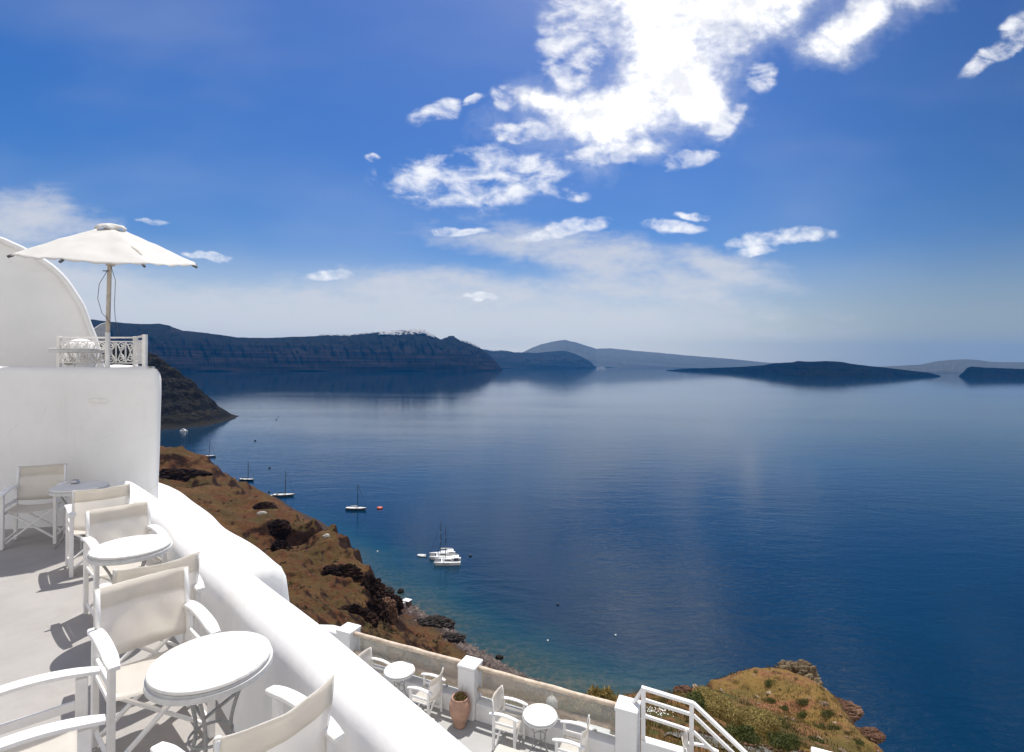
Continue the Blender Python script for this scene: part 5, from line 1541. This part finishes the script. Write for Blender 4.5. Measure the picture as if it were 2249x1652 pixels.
def scatter(n, seed, x0, x1, y0, y1, dens=None):
    rs = np.random.RandomState(seed)
    t = rs.uniform(x0, x1, n); y = np.exp(rs.uniform(math.log(y0), math.log(y1), n)); x = t*y
    keep = ~((x*0.403 + y*0.915 < 10.4) & (x < 5.2))
    if dens is not None: keep &= rs.uniform(0, 1, n) < dens(x, y)
    x, y = x[keep], y[keep]
    z = hill_z(x, y)
    return np.stack([x, y, z], 1)
dn = lambda x, y: np.clip(fbm(x/5.0, y/5.0, 3)*2.4+0.35, 0.04, 1)
blades('dry_grass', scatter(30000, 3, -0.1, 0.95, 13.0, 48.0, dn), 0.24, 0.014, M_STRAW, 'short dry yellow grass over the hilltop on the right', 'grass', 1)
dg = lambda x, y: np.clip(fbm(x/4.0+7, y/4.0, 3)*2.6-0.1, 0.0, 1)
blades('green_growth', scatter(26000, 4, 0.1, 0.95, 13.0, 44.0, dg), 0.15, 0.02, M_GREEN, 'low green growth in patches on the hilltop', 'ground cover', 2)

def bush_mesh(seed, n, rx, ry, rz, leaf, mat, up=0.35):
    rg = random.Random(seed); mb = MB()
    lobes = [(Vector((rg.uniform(-0.55, 0.55)*rx, rg.uniform(-0.55, 0.55)*ry, rg.uniform(0.2, 0.65)*rz)), rg.uniform(0.35, 0.6)) for _ in range(9)]
    for _ in range(n):
        c, k = rg.choice(lobes)
        d = Vector((rg.gauss(0, 1), rg.gauss(0, 1), rg.gauss(0.25, 0.8))).normalized()
        p = c + Vector((d.x*rx, d.y*ry, d.z*rz))*k*rg.uniform(0.55, 1.0)
        if p.z < 0: p.z = rg.uniform(0, 0.1*rz)
        a = Vector((rg.gauss(0, 1), rg.gauss(0, 1), rg.gauss(0, 1)+up*2)).normalized(); b = a.cross(d).normalized() if abs(a.dot(d)) < 0.95 else Vector((1, 0, 0))
        l, w = leaf*rg.uniform(0.6, 1.5), leaf*0.22
        mb.add([p-b*w, p+b*w, p+a*l+b*w*0.4, p+a*l-b*w*0.4], [(0, 1, 2, 3)])
    return mb
def make_bush(name, label, px, py, rx, ry, rz, n, leaf, mat, seed, group=None, depth=None, twigs=True):
    p = ground_hit(px, py) if depth is None else at(px, py, depth)
    t = thing(name, label, 'shrub', p - Vector((0, 0, 0.08)), 0, group)
    bush_mesh(seed, n, rx, ry, rz, leaf, mat).build('foliage', mat, t, fix=False)
    if twigs:
        rg = random.Random(seed+50); mb = MB()
        for i in range(9):
            q = Vector((rg.uniform(-0.6, 0.6)*rx, rg.uniform(-0.6, 0.6)*ry, rg.uniform(0.5, 0.9)*rz))
            mb.tube([(q.x*0.1, q.y*0.1, 0), (q.x*0.5, q.y*0.5, q.z*0.6), q], [0.02, 0.014, 0.006], 5)
        mb.build('stems', M_SOIL, t)
    return t
make_bush('yellow_bush', 'broad feathery yellow bush just beyond the sloping stair railing', 1575, 1575, 1.35, 1.1, 1.15, 36000, 0.075, M_BUSH, 1)
make_bush('yellow_bush', 'feathery yellow-green bush lower right of the broad yellow bush', 1665, 1607, 1.2, 1.0, 0.9, 26000, 0.07, M_BUSH, 2)
make_bush('green_bush', 'green leafy bush at the left shoulder of the broad yellow bush', 1528, 1560, 0.62, 0.55, 0.75, 3000, 0.10, M_GREEN, 3)
make_bush('green_bush', 'dark green bush at the foot of the yellow bushes above the path', 1625, 1628, 0.75, 0.55, 0.5, 3000, 0.09, M_GREEN, 4)
make_bush('green_bush', 'green bush at the bottom edge beside the white wall corner', 1720, 1645, 0.85, 0.6, 0.5, 3000, 0.09, M_GREEN, 5)
make_bush('tall_dry_grass', 'clump of tall dry grass rising above the wooden rail by the stair-side pillar', 1322, 1560, 0.55, 0.4, 0.75, 5000, 0.13, M_STRAW, 6)
make_bush('tall_dry_grass', 'clump of dry grass seen through the glass left of the stair-side pillar', 1285, 1575, 0.5, 0.4, 0.55, 4000, 0.12, M_STRAW, 7)
rg = random.Random(9)
spots = [(1690, 1505), (1640, 1510), (1600, 1525), (1725, 1560), (1765, 1575), (1710, 1590), (1745, 1610), (1800, 1600), (1832, 1602), (1850, 1640), (1790, 1628), (1690, 1540), (1765, 1545), (1560, 1505), (1620, 1495), (1820, 1575), (1880, 1630), (1740, 1625), (1665, 1570), (1700, 1615)]
low_words = ['nearest the craggy boulder', 'on the far hilltop slope', 'above the broad yellow bush', 'below the craggy boulder', 'on pale ground below the red rock', 'right of the feathery bushes', 'in the middle of the right slope', 'left of a dark round shrub', 'under the overhanging ledge', 'low on the right slope', 'above the white wall corner', 'left below the craggy boulder', 'between boulder and ledge', 'at the left end of the hilltop', 'on the hilltop skyline', 'just left of the overhanging ledge', 'by the seaward edge, low down', 'above the bottom green bush', 'touching the yellow bush', 'beside the lower feathery bush']
for i, ((x, y), w_) in enumerate(zip(spots, low_words)):
    if i in (1, 2, 6, 9, 13, 14, 18): continue
    s = rg.uniform(0.28, 0.5)
    make_bush('cushion_shrub', 'low dark green cushion shrub ' + w_, x, y, s*rg.uniform(1.2, 1.9), s*rg.uniform(0.8, 1.2), s*rg.uniform(0.5, 0.85), 1100, 0.055, M_GREEN, 30+i, 'cushion shrubs on the hilltop', twigs=False)

def build_scrub():
    rg = random.Random(21); mb = MB()
    P = scatter(420, 12, 0.22, 0.95, 15.0, 42.0)
    for p in P:
        r = 0.08 + 0.34*rg.random()**2; hgt = r*rg.uniform(0.5, 1.3); st = Vector((rg.uniform(0.6, 1.6), rg.uniform(0.6, 1.4), 1))
        for _ in range(int(30 + 420*r)):
            d = Vector((rg.gauss(0, 1), rg.gauss(0, 1), abs(rg.gauss(0, 1)))).normalized()*rg.uniform(0.35, 1.0)
            q = Vector((p[0] + d.x*r*st.x, p[1] + d.y*r*st.y, p[2] - 0.02 + d.z*hgt))
            a = Vector((rg.gauss(d.x, 0.6), rg.gauss(d.y, 0.6), rg.gauss(0.7, 0.5))).normalized(); b_ = a.cross(Vector((rg.gauss(0, 1), rg.gauss(0, 1), 0.2))).normalized()
            l = rg.uniform(0.04, 0.11)
            mb.add([q-b_*0.011, q+b_*0.011, q+a*l], [(0, 1, 2)])
    o = mb.build('scrub', M_SCRUB, fix=False)
    tag(o, 'scattered low olive and brown scrub over the right hilltop', 'scrub', kind='stuff')
def build_hill_stones():
    rg = random.Random(31); mb = MB()
    bm = bmesh.new(); bmesh.ops.create_icosphere(bm, subdivisions=2, radius=1.0); bm.verts.ensure_lookup_table()
    base = [v.co.copy() for v in bm.verts]; fc = [tuple(v.index for v in f.verts) for f in bm.faces]; bm.free()
    dn2 = lambda x, y: np.clip(fbm(x/3.0+3, y/3.0, 3)*3.0+0.2, 0.03, 1)
    for p in scatter(620, 14, 0.25, 0.95, 16.0, 42.0, dn2):
        s = 0.04 + 0.20*rg.random()**3; sx, sy, sz = rg.uniform(0.7, 1.5), rg.uniform(0.7, 1.4), rg.uniform(0.4, 0.8); o = rg.uniform(0, 50)
        mb.add([(p[0] + v.x*s*sx*(1+k), p[1] + v.y*s*sy*(1+k), p[2] + v.z*s*sz*(1+k)) for v in base for k in [0.6*mnoise.noise(v*1.4 + Vector((o, o, o)))]], fc)
    o = mb.build('hill_stones', M_HSTONE, fix=False)
    tag(o, 'loose reddish and pale stones strewn over the right hilltop', 'stones', kind='stuff')
M_HSTONE = mat_leaf('hill_stone', (0.11, 0.065, 0.045), (0.34, 0.25, 0.18), 0.0)
build_hill_stones()
M_SCRUB = mat_leaf('scrub_leaf', (0.03, 0.034, 0.012), (0.16, 0.12, 0.045))
build_scrub()

def build_flowers():
    rg = random.Random(2); mb = MB(); st = []
    for i in range(70):
        px, py = rg.gauss(1443, 16), rg.gauss(1578, 5)
        p = ground_hit(px, py, 11, 40)
        h = rg.uniform(0.15, 0.35); q = p + Vector((rg.uniform(-.05, .05), 0, h)); st.append(tuple(p))
        r = 0.018
        for k in range(6):
            a = k*math.pi/3; mb.add([q, q+Vector((r*math.cos(a-0.4), r*math.sin(a-0.4), 0.006)), q+Vector((r*1.2*math.cos(a), r*1.2*math.sin(a), 0.01)), q+Vector((r*math.cos(a+0.4), r*math.sin(a+0.4), 0.006))], [(0, 1, 2, 3)])
    o = mb.build('daisies', M_PETAL, fix=False)
    tag(o, 'patch of small white daisies behind the stair railing', 'flowers', kind='stuff')
build_flowers()

def build_slope_scrub():
    rg = random.Random(41); mb = MB()
    rs = np.random.RandomState(17); n = 5200
    t = rs.uniform(-0.95, 0.05, n); y = rs.uniform(58, 345, n)**1.0; x = t*y
    z = hill_z(x, y); d = np.clip(fbm(x/14.0+5, y/14.0, 4)*2.2+0.35, 0.02, 1)
    ok = (z > -97.0) & (rs.uniform(0, 1, n) < d)
    for px_, py_, pz_ in zip(x[ok], y[ok], z[ok]):
        r = 0.35 + 1.15*rg.random()**2
        for _ in range(11):
            a = Vector((rg.gauss(0, 1), rg.gauss(0, 1), abs(rg.gauss(0, 0.8)))).normalized()
            q = Vector((px_, py_, pz_ - 0.05)) + Vector((a.x*r*rg.uniform(0.2, 1.0), a.y*r*rg.uniform(0.2, 1.0), a.z*r*0.5))
            u = Vector((rg.gauss(0, 1), rg.gauss(0, 1), rg.gauss(0, 0.5))).normalized()*r*0.5; w = Vector((rg.gauss(0, 1), rg.gauss(0, 1), rg.gauss(0.6, 0.5))).normalized()*r*0.5
            mb.add([q-u*0.5, q+u*0.5, q+w+u*0.15, q+w-u*0.3], [(0, 1, 2, 3)])
    o = mb.build('slope_scrub', M_SLOPESCRUB, fix=False)
    tag(o, 'dark low scrub dotted over the brown slope left of the sea', 'scrub', kind='stuff')
M_SLOPESCRUB = mat_leaf('slope_scrub_leaf', (0.018, 0.017, 0.008), (0.085, 0.062, 0.024), 0.1)
build_slope_scrub()

# path edge below the stairs
def build_path():
    mb = MB(); rows = []
    for i in range(26):
        t = i/25
        px = 1470 + 300*t; py = 1612 + 62*t
        p = ground_hit(px, py, 11, 40); a = (Vector((1, -0.5, 0))).normalized(); n = Vector((0.45, 0.9, 0))
        rows.append([(p + n*o).xy.to_tuple() for o in (-1.0, -0.5, 0, 0.5, 1.0)])
    R2 = [[Vector((x, y, gz(x, y)+0.06)) for (x, y) in r] for r in rows]
    mb.grid(R2); o = mb.build('path', pbr('grey_path', (0.13, 0.12, 0.105), 0.95, var=0.3, vscale=3, bump=0.5, bscale=14), smooth=True, fix=False); tag(o, kind='structure')
    mb = MB()
    for i, r in enumerate(R2):
        for k in range(2):
            q = r[4]; s = 0.035 + 0.04*random.random()
            mb.box((q.x + 0.15*k, q.y+0.05*k, q.z), (s*2.2, s*1.6, s*1.4))
    o = mb.build('path_edging', M_RROCK, bevel=0.03); tag(o, 'row of small edging stones along the grey path below the bushes', 'edging stones', kind='stuff')
build_path()

# ------------------------------------------------------------------ haze
def build_haze():
    m = bpy.data.materials.new('haze_air'); m.use_nodes = True
    T = NT(m.node_tree)
    v = T.n('ShaderNodeVolumePrincipled', {'Color': HAZE_COL, 'Density': HAZE, 'Anisotropy': 0.2})
    out = T.n('ShaderNodeOutputMaterial'); T.t.links.new(v.outputs[0], out.inputs['Volume'])
    mb = MB(); mb.box((0, 7200, 235), (32000, 14900, 674))
    o = mb.build('haze', m); tag(o, kind='stuff')
HAZE, HAZE_COL = 3.3e-5, (0.02, 0.29, 0.80)
if HAZE: build_haze()
